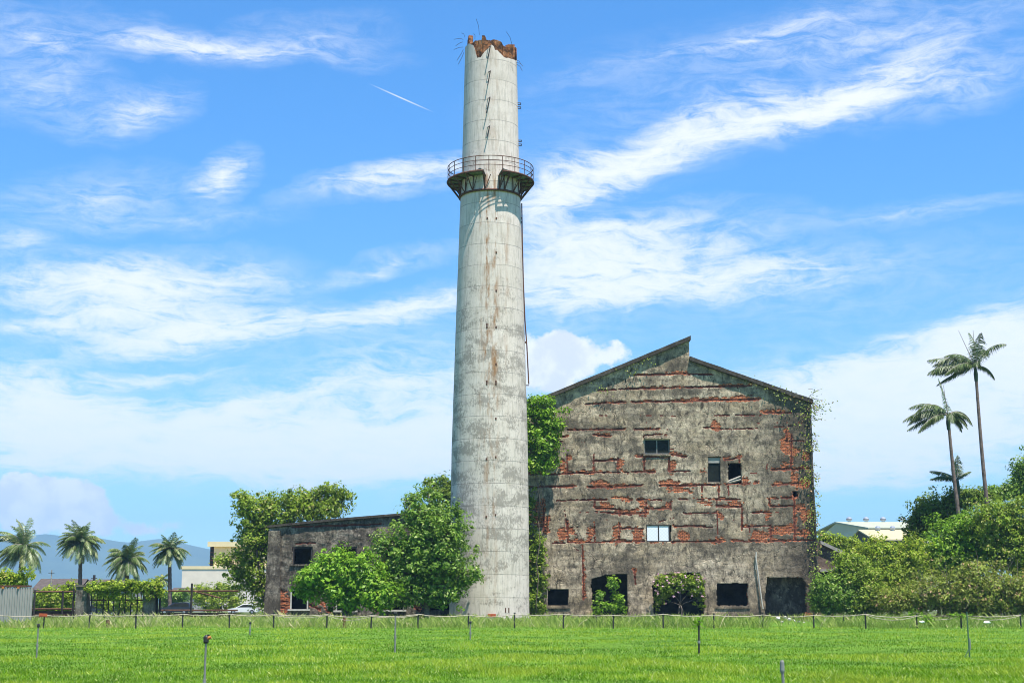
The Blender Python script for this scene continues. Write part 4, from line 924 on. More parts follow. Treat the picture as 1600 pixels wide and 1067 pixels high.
def creeper():
    rng = np.random.default_rng(12)
    root = thing('creeper', 'thin half dry creeper straggling down the right corner of the factory', 'creeper', (P(1278, 960, YB).x, YB-0.3, 0))
    mb = MB(); ps = []
    line = [(1281,955),(1279,880),(1276,800),(1272,740),(1269,680),(1266,640)]
    mb.tube([P(x-2, y, YB-0.25) for x, y in line], [0.06,0.06,0.05,0.05,0.04,0.03], 5)
    for y, n, w, x0 in ((632,60,14,1272),(640,50,16,1272),(655,40,10,1262),(650,25,20,1245),(690,30,5,1266),(735,45,7,1264),(748,50,7,1262),(775,25,5,1270),(800,45,6,1268),(815,45,6,1268),(835,35,6,1270),(860,35,8,1272),(890,30,6,1276),(700,25,8,1255),(625,20,10,1235),(605,12,25,1190)):
        for _ in range(n):
            a = P(x0+rng.normal()*w, y+rng.normal()*9, YB-0.35+rng.normal()*0.25); ps.append(a)
    for _ in range(70):                          # bare twigs poking out past the corner
        y = rng.choice([628, 636, 645, 700, 742, 795, 850, 680, 770, 820]) + rng.normal()*8
        x = np.interp(y, [640, 955], [1265, 1280]); a = P(x-2, y, YB-0.2)
        L = rng.uniform(4, 24 if y < 655 else 11); b = P(x+L, y+rng.normal()*8, YB-0.4+rng.normal()*0.4)
        mb.tube([a, (a+b)/2+Vector((0, 0, 0.12)), b], [0.022, 0.018, 0.01], 4)
        for q in (0.6, 0.8, 1.0): ps.append(a.lerp(b, q)+Vector(tuple(rng.normal(size=3)*0.1)))
    p = np.array([tuple(v) for v in ps]); n = np.tile([0, -1, 0.4], (len(p), 1)).astype(float)
    leaf_mesh('foliage', p, n, 0.24, rng, M['leaf_dry'], root, np.clip(rng.normal(0.6, 0.3, len(p)), 0, 1))
    mb.build('stem', M['bark'], root)
creeper()
def tufts():
    rng = np.random.default_rng(31)
    for (x, y, n, w, lab) in [(942,609,26,9,'tiny pale weed tuft rooted low on the left roof edge of the factory gable'),(985,582,22,8,'tiny weed tuft rooted halfway up the left roof edge of the gable'),(1010,565,14,5,'tiny weed sprig rooted near the top of the left roof edge'),(1220,618,30,12,'dry weed tuft hanging under the right roof edge of the gable')]:
        root = thing('weed_tuft', lab, 'weed', tuple(P(x, y, YB-0.35)), 'weeds on the gable edge')
        p = np.array([tuple(P(x+rng.normal()*w, y+rng.normal()*5, YB-0.45+rng.normal()*0.1)) for _ in range(n)])
        leaf_mesh('foliage', p, np.tile([0, -1., 0.5], (n, 1)), 0.22, rng, M['leaf_dry'], root, np.clip(rng.normal(0.5, 0.3, n), 0, 1))
tufts()
# the overgrown bank right of the factory
BANK = [
 ('bush', 'pale green bush at the left end of the overgrown bank', [(1340,905,34,34),(1352,935,32,24),(1325,880,20,16)], 139, 1345, 0.27, 'leaf_olive', 650),
 ('bush', 'broad sunlit bush below the pale green factory roof', [(1385,880,42,34),(1400,915,44,34),(1370,860,22,16),(1420,870,30,26)], 147, 1395, 0.30, 'leaf_yellow', 760),
 ('tree', 'dark layered tree at the top of the bank, left of the tall palms', [(1462,790,36,14),(1440,815,26,18),(1500,778,34,14),(1430,838,18,20),(1530,775,28,12),(1480,810,40,18)], 158, 1465, 0.34, 'leaf_dark', 620),
 ('bush', 'bright bush in the middle of the bank around the palm trunks', [(1490,860,50,42),(1530,840,44,36),(1465,875,32,32),(1510,825,38,20)], 149, 1500, 0.32, 'leaf_bright', 950),
 ('bush', 'reddish twiggy bush with pale leaves low in the bank', [(1470,925,52,32),(1525,900,34,26),(1395,940,34,20),(1510,935,50,28),(1440,935,30,24)], 137, 1480, 0.27, 'leaf_dry', 800),
 ('bush', 'tall ragged bush at the right end of the bank', [(1575,855,48,48),(1555,810,36,30),(1600,810,36,36),(1610,870,40,50)], 146, 1580, 0.32, 'leaf_olive', 950),
 ('bush', 'dry brownish bush at the far right behind the rope fence', [(1565,930,46,30),(1605,930,40,34),(1535,940,26,22)], 136, 1575, 0.27, 'leaf_dry', 700),
 ('tree', 'light green tree rising at the right edge behind the bank', [(1602,738,18,24),(1588,765,20,14),(1620,760,30,40),(1560,770,22,10)], 168, 1610, 0.36, 'leaf_mid', 420),
 ('bush', 'olive bush between the ruined shed and the pale green roof', [(1308,848,28,10),(1330,855,24,12),(1290,842,14,7)], 190, 1310, 0.36, 'leaf_yellow', 260),
]
for i, (nm, lab, bl, Y, foot, leaf, mat, ncl) in enumerate(BANK):
    tree(nm, lab, nm, bl, float(Y), foot, leaf, mat, ncl, 26, 0.72, 100+i, 'plants of the overgrown bank' , tr=0.12 if nm == 'bush' else 0.25, stems=3 if nm == 'bush' else 1, part='foliage' if nm == 'bush' else 'crown', shell=0.45)
def bank_twigs():
    rng = np.random.default_rng(91)
    root = thing('bare_twigs', 'tangle of bare reddish twigs standing in the right part of the bank', 'twigs', (P(1540, 960, 134).x, 134.0, 0))
    mb = MB()
    for _ in range(38):
        x = rng.uniform(1440, 1600); y = rng.uniform(880, 955); Y = rng.uniform(132.5, 136)
        a = P(x, y, Y); b = P(x+rng.normal()*12, y-rng.uniform(8, 36), Y+rng.normal()*0.5)
        mb.tube([a, (a+b)/2+Vector(tuple(rng.normal(size=3)*0.1)), b], [0.018, 0.014, 0.008], 4)
    mb.build('stems', M['bark'], root)['kind'] = 'stuff'
bank_twigs()

# ------------------------------------------------------------------ palms
def frond(p0, dirv, L, bend, nleaf, lw, rng, wind=(0, 0, 0), droop=0.5, ll=0.28):
    """feather leaf: returns verts, faces, rachis points"""
    pts = [Vector(p0)]; d = Vector(dirv).normalized(); n = 14
    for i in range(n):
        d = (d + Vector((0, 0, -bend/n)) + Vector(wind)/n).normalized(); pts.append(pts[-1] + d*L/n)
    vs = []; fs = []
    for i in range(nleaf):
        q = 0.10 + 0.90*i/nleaf; k = q*n; a = int(min(k, n-1)); fr = k-a
        p = pts[a].lerp(pts[a+1], fr); t = (pts[a+1]-pts[a]).normalized()
        sd = t.cross(Vector((0, 0, 1)))
        if sd.length < 0.05: sd = Vector((1, 0, 0))
        sd.normalize(); upv = sd.cross(t)
        le = L*ll*(math.sin(math.pi*min(1, 0.18+q*0.80))**0.7)*rng.uniform(0.8, 1.15)
        for s in (-1, 1):
            dr = (t*0.65 + sd*s*0.75 + upv*0.18 + Vector((0, 0, -droop))*rng.uniform(0.7, 1.4) + Vector(wind)*0.5).normalized()
            m = p + dr*le*0.5; e = p + dr*le + Vector((0, 0, -droop*le*0.25))
            w = t*lw
            b = len(vs); vs += [p-w*0.5, p+w*0.5, m+w*0.6, e, m-w*0.6]; fs += [(b, b+1, b+2, b+3, b+4)]
    return vs, fs, pts
def date_palm(name, label, foot, base, crown, Y, R, nf, seed, wind, group, mat='palm', lean=0.0):
    rng = np.random.default_rng(seed)
    nf = int(nf*1.9); a = P(foot, base, Y); a.z = 0.0; c = P(crown[0], crown[1], Y)
    root = thing(name, label, 'palm tree', tuple(a), group)
    mb = MB(); pts = []; rad = []
    H = c.z
    for i in range(25):
        q = i/24; p = a.lerp(c, q); p.x += math.sin(q*math.pi)*lean; pts.append(p); rad.append((0.30-0.08*q)*(1+0.12*(i % 2)))
    mb.tube(pts, rad, 9).build('trunk', M['palm_bark'], root)
    V = []; Fc = []; T = []
    rb = MB()
    for k in range(nf):
        az = 2*math.pi*(k*0.382 + rng.uniform(-.03, .03)); el = math.radians(rng.choice([72, 55, 38, 22, 5, -12]) + rng.uniform(-8, 8))
        d = Vector((math.cos(az)*math.cos(el), math.sin(az)*math.cos(el), math.sin(el)))
        L = R*rng.uniform(1.0, 1.25)
        vs, fs, pp = frond(c, d, L, 1.5+0.5*rng.random(), 48, 0.05, rng, wind, 0.6, 0.25)
        b = len(V); V += vs; Fc += [tuple(i+b for i in f) for f in fs]
        tt = np.clip(rng.normal(0.5, 0.22), 0.05, 0.9); T += list(np.clip(tt + rng.normal(size=len(fs))*0.25, 0, 1))
        rb.tube(pp, [0.045*(1-i/16) for i in range(len(pp))], 4)
    o = mesh_from('crown', V, Fc, M[mat], root, tint=T)
    rb.build('frond_ribs', M['leaf_yellow'] if False else M['bark_pale'], o)
    return root
DG = 'date palms in a row along the left'
wl = (-0.55, 0, 0.05)
date_palm('date_palm', 'large ragged date palm swept by wind at the left edge, nearest the corrugated fence', 27, 950, (35, 856), 190.0, 3.7, 40, 201, (-0.7, 0, 0.1), DG)
date_palm('date_palm', 'round headed date palm on a thin trunk behind the left gate pillar', 125, 950, (126, 848), 200.0, 3.25, 40, 202, (-0.2, 0, 0.05), DG)
date_palm('date_palm', 'lower date palm with drooping fronds above the ivy covered gate', 197, 950, (199, 878), 200.0, 3.2, 38, 203, (-0.15, 0, -0.25), DG)
date_palm('date_palm', 'date palm standing alone beside the white building', 266, 950, (265, 860), 205.0, 2.9, 34, 204, (-0.2, 0, 0.1), DG)
date_palm('date_palm', 'tiny distant date palm beside the base of the solitary palm', 253, 925, (253, 906), 330.0, 2.2, 16, 205, (-0.1, 0, 0), DG)
def tall_palm(label, footp, crown, Y, R, fr, seed, wind, spear, trunk=True):
    rng = np.random.default_rng(seed)
    c = P(crown[0], crown[1], Y); a = P(footp[0], footp[1], Y)
    d0 = (c-a); t = -a.z/d0.z; a = a + d0*t
    root = thing('tall_palm', label, 'palm tree', tuple(a), 'slender palms over the bank')
    pts = []; rad = []
    n = 40
    for i in range(n+1):
        q = i/n; p = a.lerp(c, q); p.x += math.sin(q*math.pi)*-0.25; pts.append(p); rad.append((0.27-0.13*q)*(1+0.06*(i % 2)))
    MB().tube(pts, rad, 9).build('trunk', M['palm_bark'], root)
    MB().tube([c+Vector((0, 0, -1.6)), c+Vector((0, 0, -0.8)), c+Vector((0, 0, 0.2))], [0.19, 0.24, 0.10], 8).build('crownshaft', M['palm_grey'], root)
    for (az, el, L, bend) in fr:
        d = Vector((math.cos(math.radians(az))*math.cos(math.radians(el)), math.sin(math.radians(az))*math.cos(math.radians(el)), math.sin(math.radians(el))))
        vs, fs, pp = frond(c, d, R*L, bend, 50, 0.06, rng, wind, 0.9, 0.23)
        o = mesh_from('frond', vs, fs, M['palm_grey'], root, tint=np.clip(rng.normal(0.5, 0.28, len(fs)), 0, 1))
        MB().tube(pp, [0.05*(1-i/17) for i in range(len(pp))], 4).build('rib', M['bark_pale'], o)
    for (dx, dz) in spear: MB().tube([c, c+Vector((dx, 0, dz))], [0.05, 0.02], 4).build('spear_leaf', M['bark_pale'], root)
tall_palm('tallest slender palm at the right with wind blown fronds', (1548, 810), (1524, 573), 152.0, 4.9,
          [(175, 45, 1.0, 1.5), (190, 25, 1.15, 1.2), (165, 10, 1.05, 0.7), (200, 60, 0.85, 1.6), (20, 78, 0.85, 1.9), (350, 65, 0.9, 2.2), (90, 30, 0.9, 1.2), (270, 30, 0.8, 1.4), (180, 0, 0.9, 0.5), (182, 35, 1.1, 0.9), (186, 58, 1.1, 2.3), (172, -8, 0.95, 0.9), (25, 72, 0.95, 3.0), (340, 80, 0.9, 3.2), (215, 25, 1.0, 1.5), (10, 20, 0.6, 1.8), (150, 35, 1.0, 1.5)], 301, (-0.55, 0, 0.1), [(-1.6, 4.0), (0.0, 4.0)])
tall_palm('shorter slender palm with drooping fronds, left of the tallest palm', (1506, 840), (1481, 648), 150.0, 4.6,
          [(178, 55, 1.0, 1.6), (185, 30, 1.15, 1.3), (160, 5, 1.0, 0.9), (195, -5, 0.9, 1.0), (85, 85, 0.9, 0.3), (10, 25, 0.6, 1.8), (345, 35, 0.65, 2.2), (20, 10, 0.55, 1.6), (270, 20, 0.8, 1.5), (175, 20, 0.95, 1.1), (190, 62, 1.0, 2.4), (170, 40, 1.05, 1.9), (0, 45, 0.75, 2.6), (25, 0, 0.6, 1.5), (205, 10, 1.0, 1.4), (340, 5, 0.6, 1.6)], 302, (-0.3, 0, 0.0), [(-0.3, 3.2)])
tall_palm('low palm whose two fronds just clear the dark bank tree', (1499, 800), (1496, 749), 156.0, 3.3,
          [(172, 40, 0.95, 0.8), (160, 25, 0.9, 0.8), (60, 68, 1.0, 0.7), (75, 58, 0.95, 0.6), (10, 50, 0.6, 1.0), (185, 30, 0.8, 0.9)], 303, (-0.1, 0, 0.05), [])

# ------------------------------------------------------------------ left: fence, gate, cars, buildings
def left_side():
    Y = 105.0
    a, b = P(-60, 975, Y), P(49, 975, Y); top = P(20, 918, Y).z
    root = thing('corrugated_fence', 'grey corrugated sheet fence panel at the left edge under a rusty beam', 'fence', ((a.x+b.x)/2, Y, 0))
    n = 110; vs = []; fs = []
    for j in range(n+1):
        x = a.x+(b.x-a.x)*j/n; yy = Y + 0.045*(1 if (j % 4) < 2 else -1)
        for z, dy in ((-0.05, 0), (top-0.08+0.001*j, 0), (top-0.08+0.001*j, 0.03), (-0.05, 0.03)): vs.append((x, yy+dy, z))
    for j in range(n):
        for k in range(4): k2 = (k+1) % 4; fs.append((j*4+k, (j+1)*4+k, (j+1)*4+k2, j*4+k2))
    MB().add(vs, fs).build('sheet', M['corr'], root)
    z = P(20, 917, Y).z; MB().box((a.x, Y+0.0, z), (b.x-0.2, Y+0.2, z+0.14)).build('beam', M['rust'], root)
    for px in (5, 29): q = P(px, 919, Y); MB().box((q.x-0.07, Y-0.10, q.z-0.02), (q.x+0.07, Y-0.01, q.z+0.13)).build('beam_end', M['orange'], root)
    # gate
    Y = 130.0
    def pillar(x0, x1, y0, lab):
        p, q = P(x0, 960, Y), P(x1, y0, Y)
        r = thing('gate_pillar', lab, 'gate pillar', ((p.x+q.x)/2, Y, 0), 'old gate pillars')
        MB().prism_y([(p.x-0.05, -0.05), (q.x+0.05, -0.05), (q.x, q.z-0.15), (p.x, q.z-0.15)], Y-0.6, Y+0.6).build('pier', M['pillar'], r)
        MB().box((p.x-0.08, Y-0.68, q.z-0.148), (q.x+0.08, Y+0.68, q.z+0.05)).build('cap', M['pillar'], r)
    pillar(120, 139, 914, 'grey rendered gate pillar at the left end of the ivy, behind the palm trunk line')
    pillar(226, 245, 912, 'grey rendered gate pillar at the right end of the ivy, half overgrown')
    root = thing('iron_gate', 'rusty iron bar gate hanging between two grey pillars beneath ivy', 'gate', (P(182, 960, Y).x, Y, 0))
    p, q = P(140, 962, Y), P(226, 914, Y)
    g = MB()
    for z in (0.35, P(182, 937, Y).z, q.z-0.2): g.bar((p.x, Y, z), (q.x, Y, z), 0.09)
    g.build('gate_frame', M['rust'], root)
    for px in (143, 152, 162, 170, 178, 187, 196, 205, 215, 224):
        x = P(px, 940, Y).x; MB().bar((x, Y-0.07, 0.05), (x, Y-0.07, q.z-0.2), 0.07).build('gate_bar', M['dark_steel'], root)
    rng = np.random.default_rng(55)
    iv = thing('gate_ivy', 'bright ivy draped thickly along the top of the old iron gate', 'ivy', (P(190, 960, Y).x, Y, q.z-0.3))
    bl = [pblob(x, 917+2*math.sin(x), 129.4, 13, 8, 10) for x in range(145, 240, 12)] + [pblob(240, 916, 129.4, 13, 10, 12), pblob(250, 922, 129.3, 6, 14, 8), pblob(178, 928, 129.4, 12, 9, 6), pblob(188, 940, 129.6, 5, 14, 4), pblob(205, 928, 129.5, 6, 9, 5), pblob(232, 925, 129.2, 6, 12, 6), pblob(160, 926, 129.4, 7, 6, 5)]
    pp, nn, tt = crown_points(bl, 420, 22, 0.36, rng, 0.3)
    leaf_mesh('foliage', pp, nn, 0.24, rng, M['leaf_yellow'], iv, tt)
    mb = MB()
    for x in range(146, 244, 9): mb.tube([P(x, 914, 129.5), P(x+3, 925, 129.5), P(x+rng.normal()*4, 935+rng.uniform(0, 15), 129.6)], [0.04, 0.03, 0.02], 4)
    mb.build('stem', M['bark'], iv)
    # rail fences both sides of the gate
    def railfence(lab, x0, x1, rails, posts, wallz, diag=None):
        r = thing('rail_fence', lab, 'fence', (P((x0+x1)/2, 960, Y).x, Y, 0))
        a, b = P(x0, 960, Y).x, P(x1, 960, Y).x
        MB().box((a, Y-0.14, -0.05), (b, Y+0.14, wallz)).build('kerb_wall', M['rustwall'], r)
        for py in rails: z = P(x0, py, Y).z; MB().bar((a, Y-0.2, z), (b, Y-0.2, z), 0.10).build('rail', M['rust'], r)
        for px, py in posts: p = P(px, py, Y); MB().bar((p.x, Y-0.24, wallz-0.3), (p.x, Y-0.24, p.z), 0.14).build('post', M['dark_steel'], r)
        if diag: MB().bar(P(diag[0], diag[1], Y-0.25), P(diag[2], diag[3], Y-0.25), 0.08).build('rail', M['rust'], r)
    railfence('rusty rail fence on a low wall between the corrugated sheet and the gate', 46, 119, (924, 951), ((56, 922), (100, 923), (117, 920)), P(60, 954, Y).z)
    railfence('rusty rail fence on a low wall right of the gate, before the dark car', 246, 372, (923, 953), ((248, 912), (252, 914), (301, 911)), P(60, 957, Y).z, (303, 923, 345, 934))
M['corr'] = simple('grey_painted_sheet', (0.30, 0.30, 0.285), 0.7, 0.10, 1.2)
M['rustwall'] = simple('rusty_kerb', (0.065, 0.036, 0.028), 0.95, 0.5, 2)
left_side()
tree('bush', 'leafy bush behind the top of the grey corrugated fence', 'bush', [(8,905,22,9),(30,908,14,8),(45,898,8,9),(-15,902,24,12)], 116.0, 20, 0.3, 'leaf_yellow', 160, 22, 0.5, 41, tr=0.08, stems=2, part='foliage')
tree('bush', 'round bright bush behind the rusty rails left of the gate', 'bush', [(80,935,24,16),(62,942,12,12),(100,932,16,15),(110,915,8,8),(90,945,24,10)], 150.0, 86, 0.3, 'leaf_yellow', 330, 22, 0.6, 42, tr=0.1, stems=3, part='foliage')
tree('bush', 'pale scrub seen through the bars of the iron gate', 'bush', [(160,938,16,9),(200,942,20,9),(215,948,14,8),(180,948,24,6)], 172.0, 195, 0.3, 'leaf_yellow', 200, 20, 0.6, 43, tr=0.08, stems=2, part='foliage')
tree('bush', 'green bush above the roof of the dark estate car', 'bush', [(268,935,16,10),(285,930,10,9),(258,938,8,10)], 235.0, 268, 0.36, 'leaf_mid', 180, 20, 0.7, 44, tr=0.1, stems=2, part='foliage')

def car(label, cat, px, Y, heading, paint, kind):
    """x along the car, nose towards heading (+1 right, -1 left)"""
    x0 = P(px, 950, Y).x
    root = thing('parked_car', label, cat, (x0, Y, 0.0), 'cars parked beyond the rusty fence')
    if kind == 'suv': L, H, Wd = 4.7, 1.72, 1.8; lower = [(-2.3,.45),(-2.35,.95),(-2.25,1.05),(1.2,1.05),(2.2,.92),(2.35,.6),(2.3,.35),(-2.25,.35)]; roof = [(-2.2,1.05),(-2.05,1.62),(-1.6,1.72),(0.2,1.70),(1.15,1.05)]
    else: L, H, Wd = 4.5, 1.45, 1.75; lower = [(-2.2,.4),(-2.25,.88),(-2.1,.98),(1.0,.95),(2.1,.78),(2.25,.5),(2.2,.3),(-2.15,.3)]; roof = [(-1.95,.97),(-1.2,1.40),(-0.7,1.46),(0.1,1.43),(1.1,.95)]
    def loft(poly, w0, w1, zlo, zhi):
        n = len(poly); vs = []
        for s in (-1, 1):
            for x, z in poly:
                w = w0 + (w1-w0)*max(0, min(1, (z-zlo)/(zhi-zlo))); vs.append((x0+heading*x, Y+s*w/2, z))
        return vs, [tuple(range(n))[::-1], tuple(range(n, 2*n))] + [(i, (i+1) % n, (i+1) % n+n, i+n) for i in range(n)]
    MB().add(*loft(lower, Wd, Wd, 0, 1)).build('body', M[paint], root)
    MB().add(*loft(roof, Wd*0.97, Wd*0.78, roof[0][1], H)).build('cabin', M[paint], root)
    cx = sum(x for x, _ in roof)/len(roof)
    ins = [(cx+(x-cx)*0.86, roof[0][1]+0.03+(z-roof[0][1])*0.80) for x, z in roof]
    MB().add(*loft(ins, Wd*0.97+0.02, Wd*0.80+0.02, roof[0][1], H)).build('side_window', M['glass_dark'], root)
    for s in (-1, 1):
        for xw in (-1.35, 1.4):
            c = (x0+heading*xw, Y+s*(Wd/2-0.1), 0.33)
            w = MB().tube([(c[0], c[1]-0.11, c[2]), (c[0], c[1]+0.11, c[2])], 0.33, 16).build('wheel', M['tyre'], root)
            MB().tube([(c[0], c[1]-0.125, c[2]), (c[0], c[1]+0.125, c[2])], 0.2, 12).build('rim', M['rim'], w)
        e = lower[4]; MB().box((x0+heading*2.18-0.1, Y+s*0.62-0.2, e[1]-0.22), (x0+heading*2.18+0.1, Y+s*0.62+0.2, e[1]-0.06)).build('headlight', M['lamp'], root)
        MB().box((x0-heading*2.22-0.08, Y+s*0.68-0.16, 0.72), (x0-heading*2.22+0.08, Y+s*0.68+0.16, 0.90)).build('tail_light', M['lamp_red'], root)
car('dark blue estate car parked behind the rusty rails right of the gate', 'car', 275, 205.0, -1, 'car_dark', 'suv')
car('white saloon car parked beside the left corner of the annex', 'car', 381, 215.0, -1, 'car_white', 'sedan')
car('dark saloon car seen through the bars of the iron gate', 'car', 162, 180.0, 1, 'car_dark', 'sedan')
car('maroon car mostly hidden behind the corrugated fence', 'car', 52, 195.0, -1, 'car_red', 'sedan')

def far_buildings():
    Y = 300.0
    def X(px): return P(px, 930, Y).x
    def Zp(py): return P(300, py, Y).z
    r = thing('white_building', 'cream and white flat roofed block behind the solitary palm', 'building', (X(340), Y, 0))
    MB().box((X(283), Y, -0.1), (X(420), Y+20, Zp(889))).build('wall', M['white_wall'], r)
    MB().box((X(281), Y-0.12, Zp(889)+0.01), (X(421), Y+20.3, Zp(884))).build('parapet', M['cream_wall'], r)
    MB().box((X(327), Y+3, Zp(884)+0.01), (X(420), Y+18, Zp(853))).build('upper_wall', M['cream_wall'], r)
    MB().box((X(318), Y+2, Zp(853)+0.01), (X(421), Y+18.4, Zp(845))).build('roof', M['cream_wall'], r)
    MB().box((X(319.5), Y+4, Zp(884)+0.01), (X(327)-0.02, Y+17, Zp(853))).build('window', M['glass_dark'], r)
    f = MB()
    for k in range(5): z = Zp(884)+0.4+k*(Zp(853)-Zp(884))/5; f.box((X(319), Y+3.85, z), (X(327)-0.05, Y+3.97, z+0.12))
    f.build('window_bars', M['brown'], r)
    # dark shed roofs on the left skyline
    Y2 = 262.0
    def shed(lab, x0, x1, yr, ye, mat):
        a, b = P(x0, yr, Y2), P(x1, yr, Y2); ze = P(x0, ye, Y2).z
        q = thing('shed', lab, 'shed', ((a.x+b.x)/2, Y2, 0), 'low sheds on the left skyline')
        MB().box((a.x+0.3, Y2+0.4, -0.1), (b.x-0.3, Y2+9.6, ze-0.15)).build('wall', M['grey_sheet'], q)
        MB().prism_x([(Y2, ze), (Y2+5, a.z), (Y2+10, ze), (Y2+10, ze-0.14), (Y2+5, a.z-0.14), (Y2, ze-0.14)], a.x, b.x).build('roof', M[mat], q)
    shed('long low shed with a brown roof between the first two palms', 50, 125, 903, 921, 'roof_brown')
    shed('low shed with a darker roof behind the ivy covered gate', 128, 205, 904, 918, 'roof_brown')
    shed('small shed with a flat reddish roof below the white building', 262, 318, 917, 925, 'roof_brown')
    for (px, y0, y1, Yq, lab) in [(81, 890, 925, 240.0, 'thin pole with two arms among the shed roofs on the left'), (147.5, 898, 925, 235.0, 'stout dark pole stump above the ivy, right of the gate pillar')]:
        p = P(px, y0, Yq); q = thing('pole', lab, 'pole', (p.x, Yq, 0), 'poles by the sheds')
        w = 0.09 if px < 100 else 0.2
        MB().tube([(p.x, Yq, 0), (p.x, Yq, p.z)], [w*1.2, w], 7).build('shaft', M['wood_grey' if px < 100 else 'dark_steel'], q)
        MB().bar((p.x-0.5, Yq-0.1, p.z-0.5), (p.x+0.5, Yq-0.1, p.z-0.5), 0.07).build('arm', M['dark_steel'], q)
    # right: pale green works
    Y3 = 330.0
    a = P(1307, 817, Y3); e = P(1330, 824.5, Y3-14); zr = a.z
    ze = P(1330, 824.5, Y3-16).z; xr = P(1460, 817, Y3).x
    xg = P(1330, 824, Y3-16).x
    r = thing('green_factory', 'pale green metal factory with round roof vents beyond the bank', 'building', ((a.x+xr)/2, Y3, 0))
    # gable end turned towards the left: skewed plan, ridge runs right
    x0 = a.x
    g0, g1 = (x0+3.4, Y3-16, ze), (x0-2.4, Y3+16, ze)
    v = [(x0+3.4, Y3-16, 0), (x0+3.4, Y3-16, ze), (x0, Y3, zr), (x0-1.8, Y3+12, ze-1), (x0-1.8, Y3+12, 0), (xr, Y3-16, 0), (xr, Y3-16, ze)]
    MB().add(v, [(0, 1, 2, 3, 4), (0, 5, 6, 1)]).build('wall', M['green_wall'], r)
    v = [(x0+3.1, Y3-16.6, ze-0.25), (xr+1, Y3-16.6, ze-0.25), (xr+1, Y3, zr), (x0-0.4, Y3, zr), (xr+1, Y3+16, ze), (x0-2.6, Y3+16, ze)]
    v2 = [(p[0], p[1], p[2]+0.3) for p in v]
    MB().add(v+v2, [(0, 3, 2, 1), (3, 5, 4, 2), (6, 7, 8, 9), (9, 8, 10, 11), (0, 1, 7, 6), (0, 6, 9, 3), (3, 9, 11, 5), (1, 2, 8, 7), (2, 4, 10, 8)]).build('roof', M['green_roof'], r)
    for px in (1327, 1353.5, 1380, 1411):
        p = P(px, 817, Y3); s = 0.62
        o = MB().lathe((p.x, Y3, zr+0.1), [(s*0.6, 0), (s*0.6, 0.45), (s, 0.5), (s*1.1, 0.8), (s*0.9, 1.15), (s*0.4, 1.3), (0.02, 1.32)], 14).build('roof_vent', M['metal_vent'], r)
        MB().lathe((p.x, Y3, zr+0.1), [(s*1.12, 0.62), (s*1.16, 0.7), (s*1.12, 0.78)], 14).build('vent_fins', M['dark_steel'], o)
    # yellow roofed shed in front
    Y4 = 300.0
    a = P(1343, 829, Y4); e = P(1354, 843, Y4-5); xr = P(1430, 829, Y4).x
    r = thing('yellow_shed', 'shed with a pale yellow roof in front of the green factory', 'shed', ((a.x+xr)/2, Y4, 0))
    ze = e.z
    MB().add([(a.x+1.6, Y4-6, 0), (a.x+1.6, Y4-6, ze), (a.x, Y4, a.z), (a.x-0.7, Y4+6, ze), (a.x-0.7, Y4+6, 0), (xr, Y4-6, 0), (xr, Y4-6, ze)], [(0, 1, 2, 3, 4), (0, 5, 6, 1)]).build('wall', M['dark_wall'], r)
    v = [(a.x+1.3, Y4-6.4, ze-0.2), (xr+0.5, Y4-6.4, ze-0.2), (xr+0.5, Y4, a.z), (a.x-0.3, Y4, a.z), (xr+0.5, Y4+6, ze), (a.x-1, Y4+6, ze)]; v2 = [(p[0], p[1], p[2]+0.25) for p in v]
    MB().add(v+v2, [(0, 3, 2, 1), (3, 5, 4, 2), (6, 7, 8, 9), (9, 8, 10, 11), (0, 1, 7, 6), (0, 6, 9, 3), (3, 9, 11, 5)]).build('roof', M['yellow_roof'], r)
    for px in (1371, 1394):
        p = P(px, 829, Y4); s = 0.5
        MB().lathe((p.x, Y4-0.4, a.z-0.3), [(s*0.6, 0), (s*0.6, 0.5), (s, 0.55), (s*1.1, 0.85), (s*0.9, 1.15), (s*0.4, 1.3), (0.02, 1.32)], 14).build('roof_vent', M['metal_vent'], r)
    # ruined lean-to between the factory and the bank
    Y5 = 160.0
    r = thing('ruined_shed', 'small ruined grey brick shed squeezed between the factory and the bank', 'shed', (P(1292, 950, Y5).x, Y5, 0))
    pl = [P(x, y, Y5) for x, y in ((1262, 970), (1262, 848), (1284, 852), (1318, 868), (1318, 970))]
    pl = [(p.x, max(-0.1, p.z)) for p in pl]
    MB().prism_y(pl, Y5, Y5+0.5).build('wall', M['shed_wall'], r)
    q0, q1 = P(1281, 850, Y5), P(1319, 868, Y5)
    MB().prism_y([(q0.x, q0.z+0.05), (q1.x, q1.z+0.05), (q1.x, q1.z+0.45), (q0.x, q0.z+0.4)], Y5-0.4, Y5+7).build('roof', M['grey_sheet'], r)
    a, b = P(1284, 903, Y5), P(1302, 893, Y5); MB().box((a.x, Y5-0.04, a.z-0.8), (b.x, Y5-0.005, b.z)).build('window', M['glass_dark'], r)
    a, b = P(1281, 893, Y5), P(1310, 889, Y5); MB().box((a.x, Y5-0.2, a.z), (b.x, Y5-0.01, b.z)).build('lintel', M['grey_sheet'], r)
    p = P(1304, 890, Y5-0.3); MB().tube([(p.x, Y5-0.3, 0), (p.x, Y5-0.3, p.z)], 0.09, 6).build('post', M['wood_grey'], r)
M['dark_wall'] = simple('shed_gable', (0.08, 0.075, 0.06), 0.9, 0.2, 1)
M['shed_wall'] = mat_plaster('shed_masonry', (0.23, 0.17, 0.14), amt=-0.05)
far_buildings()

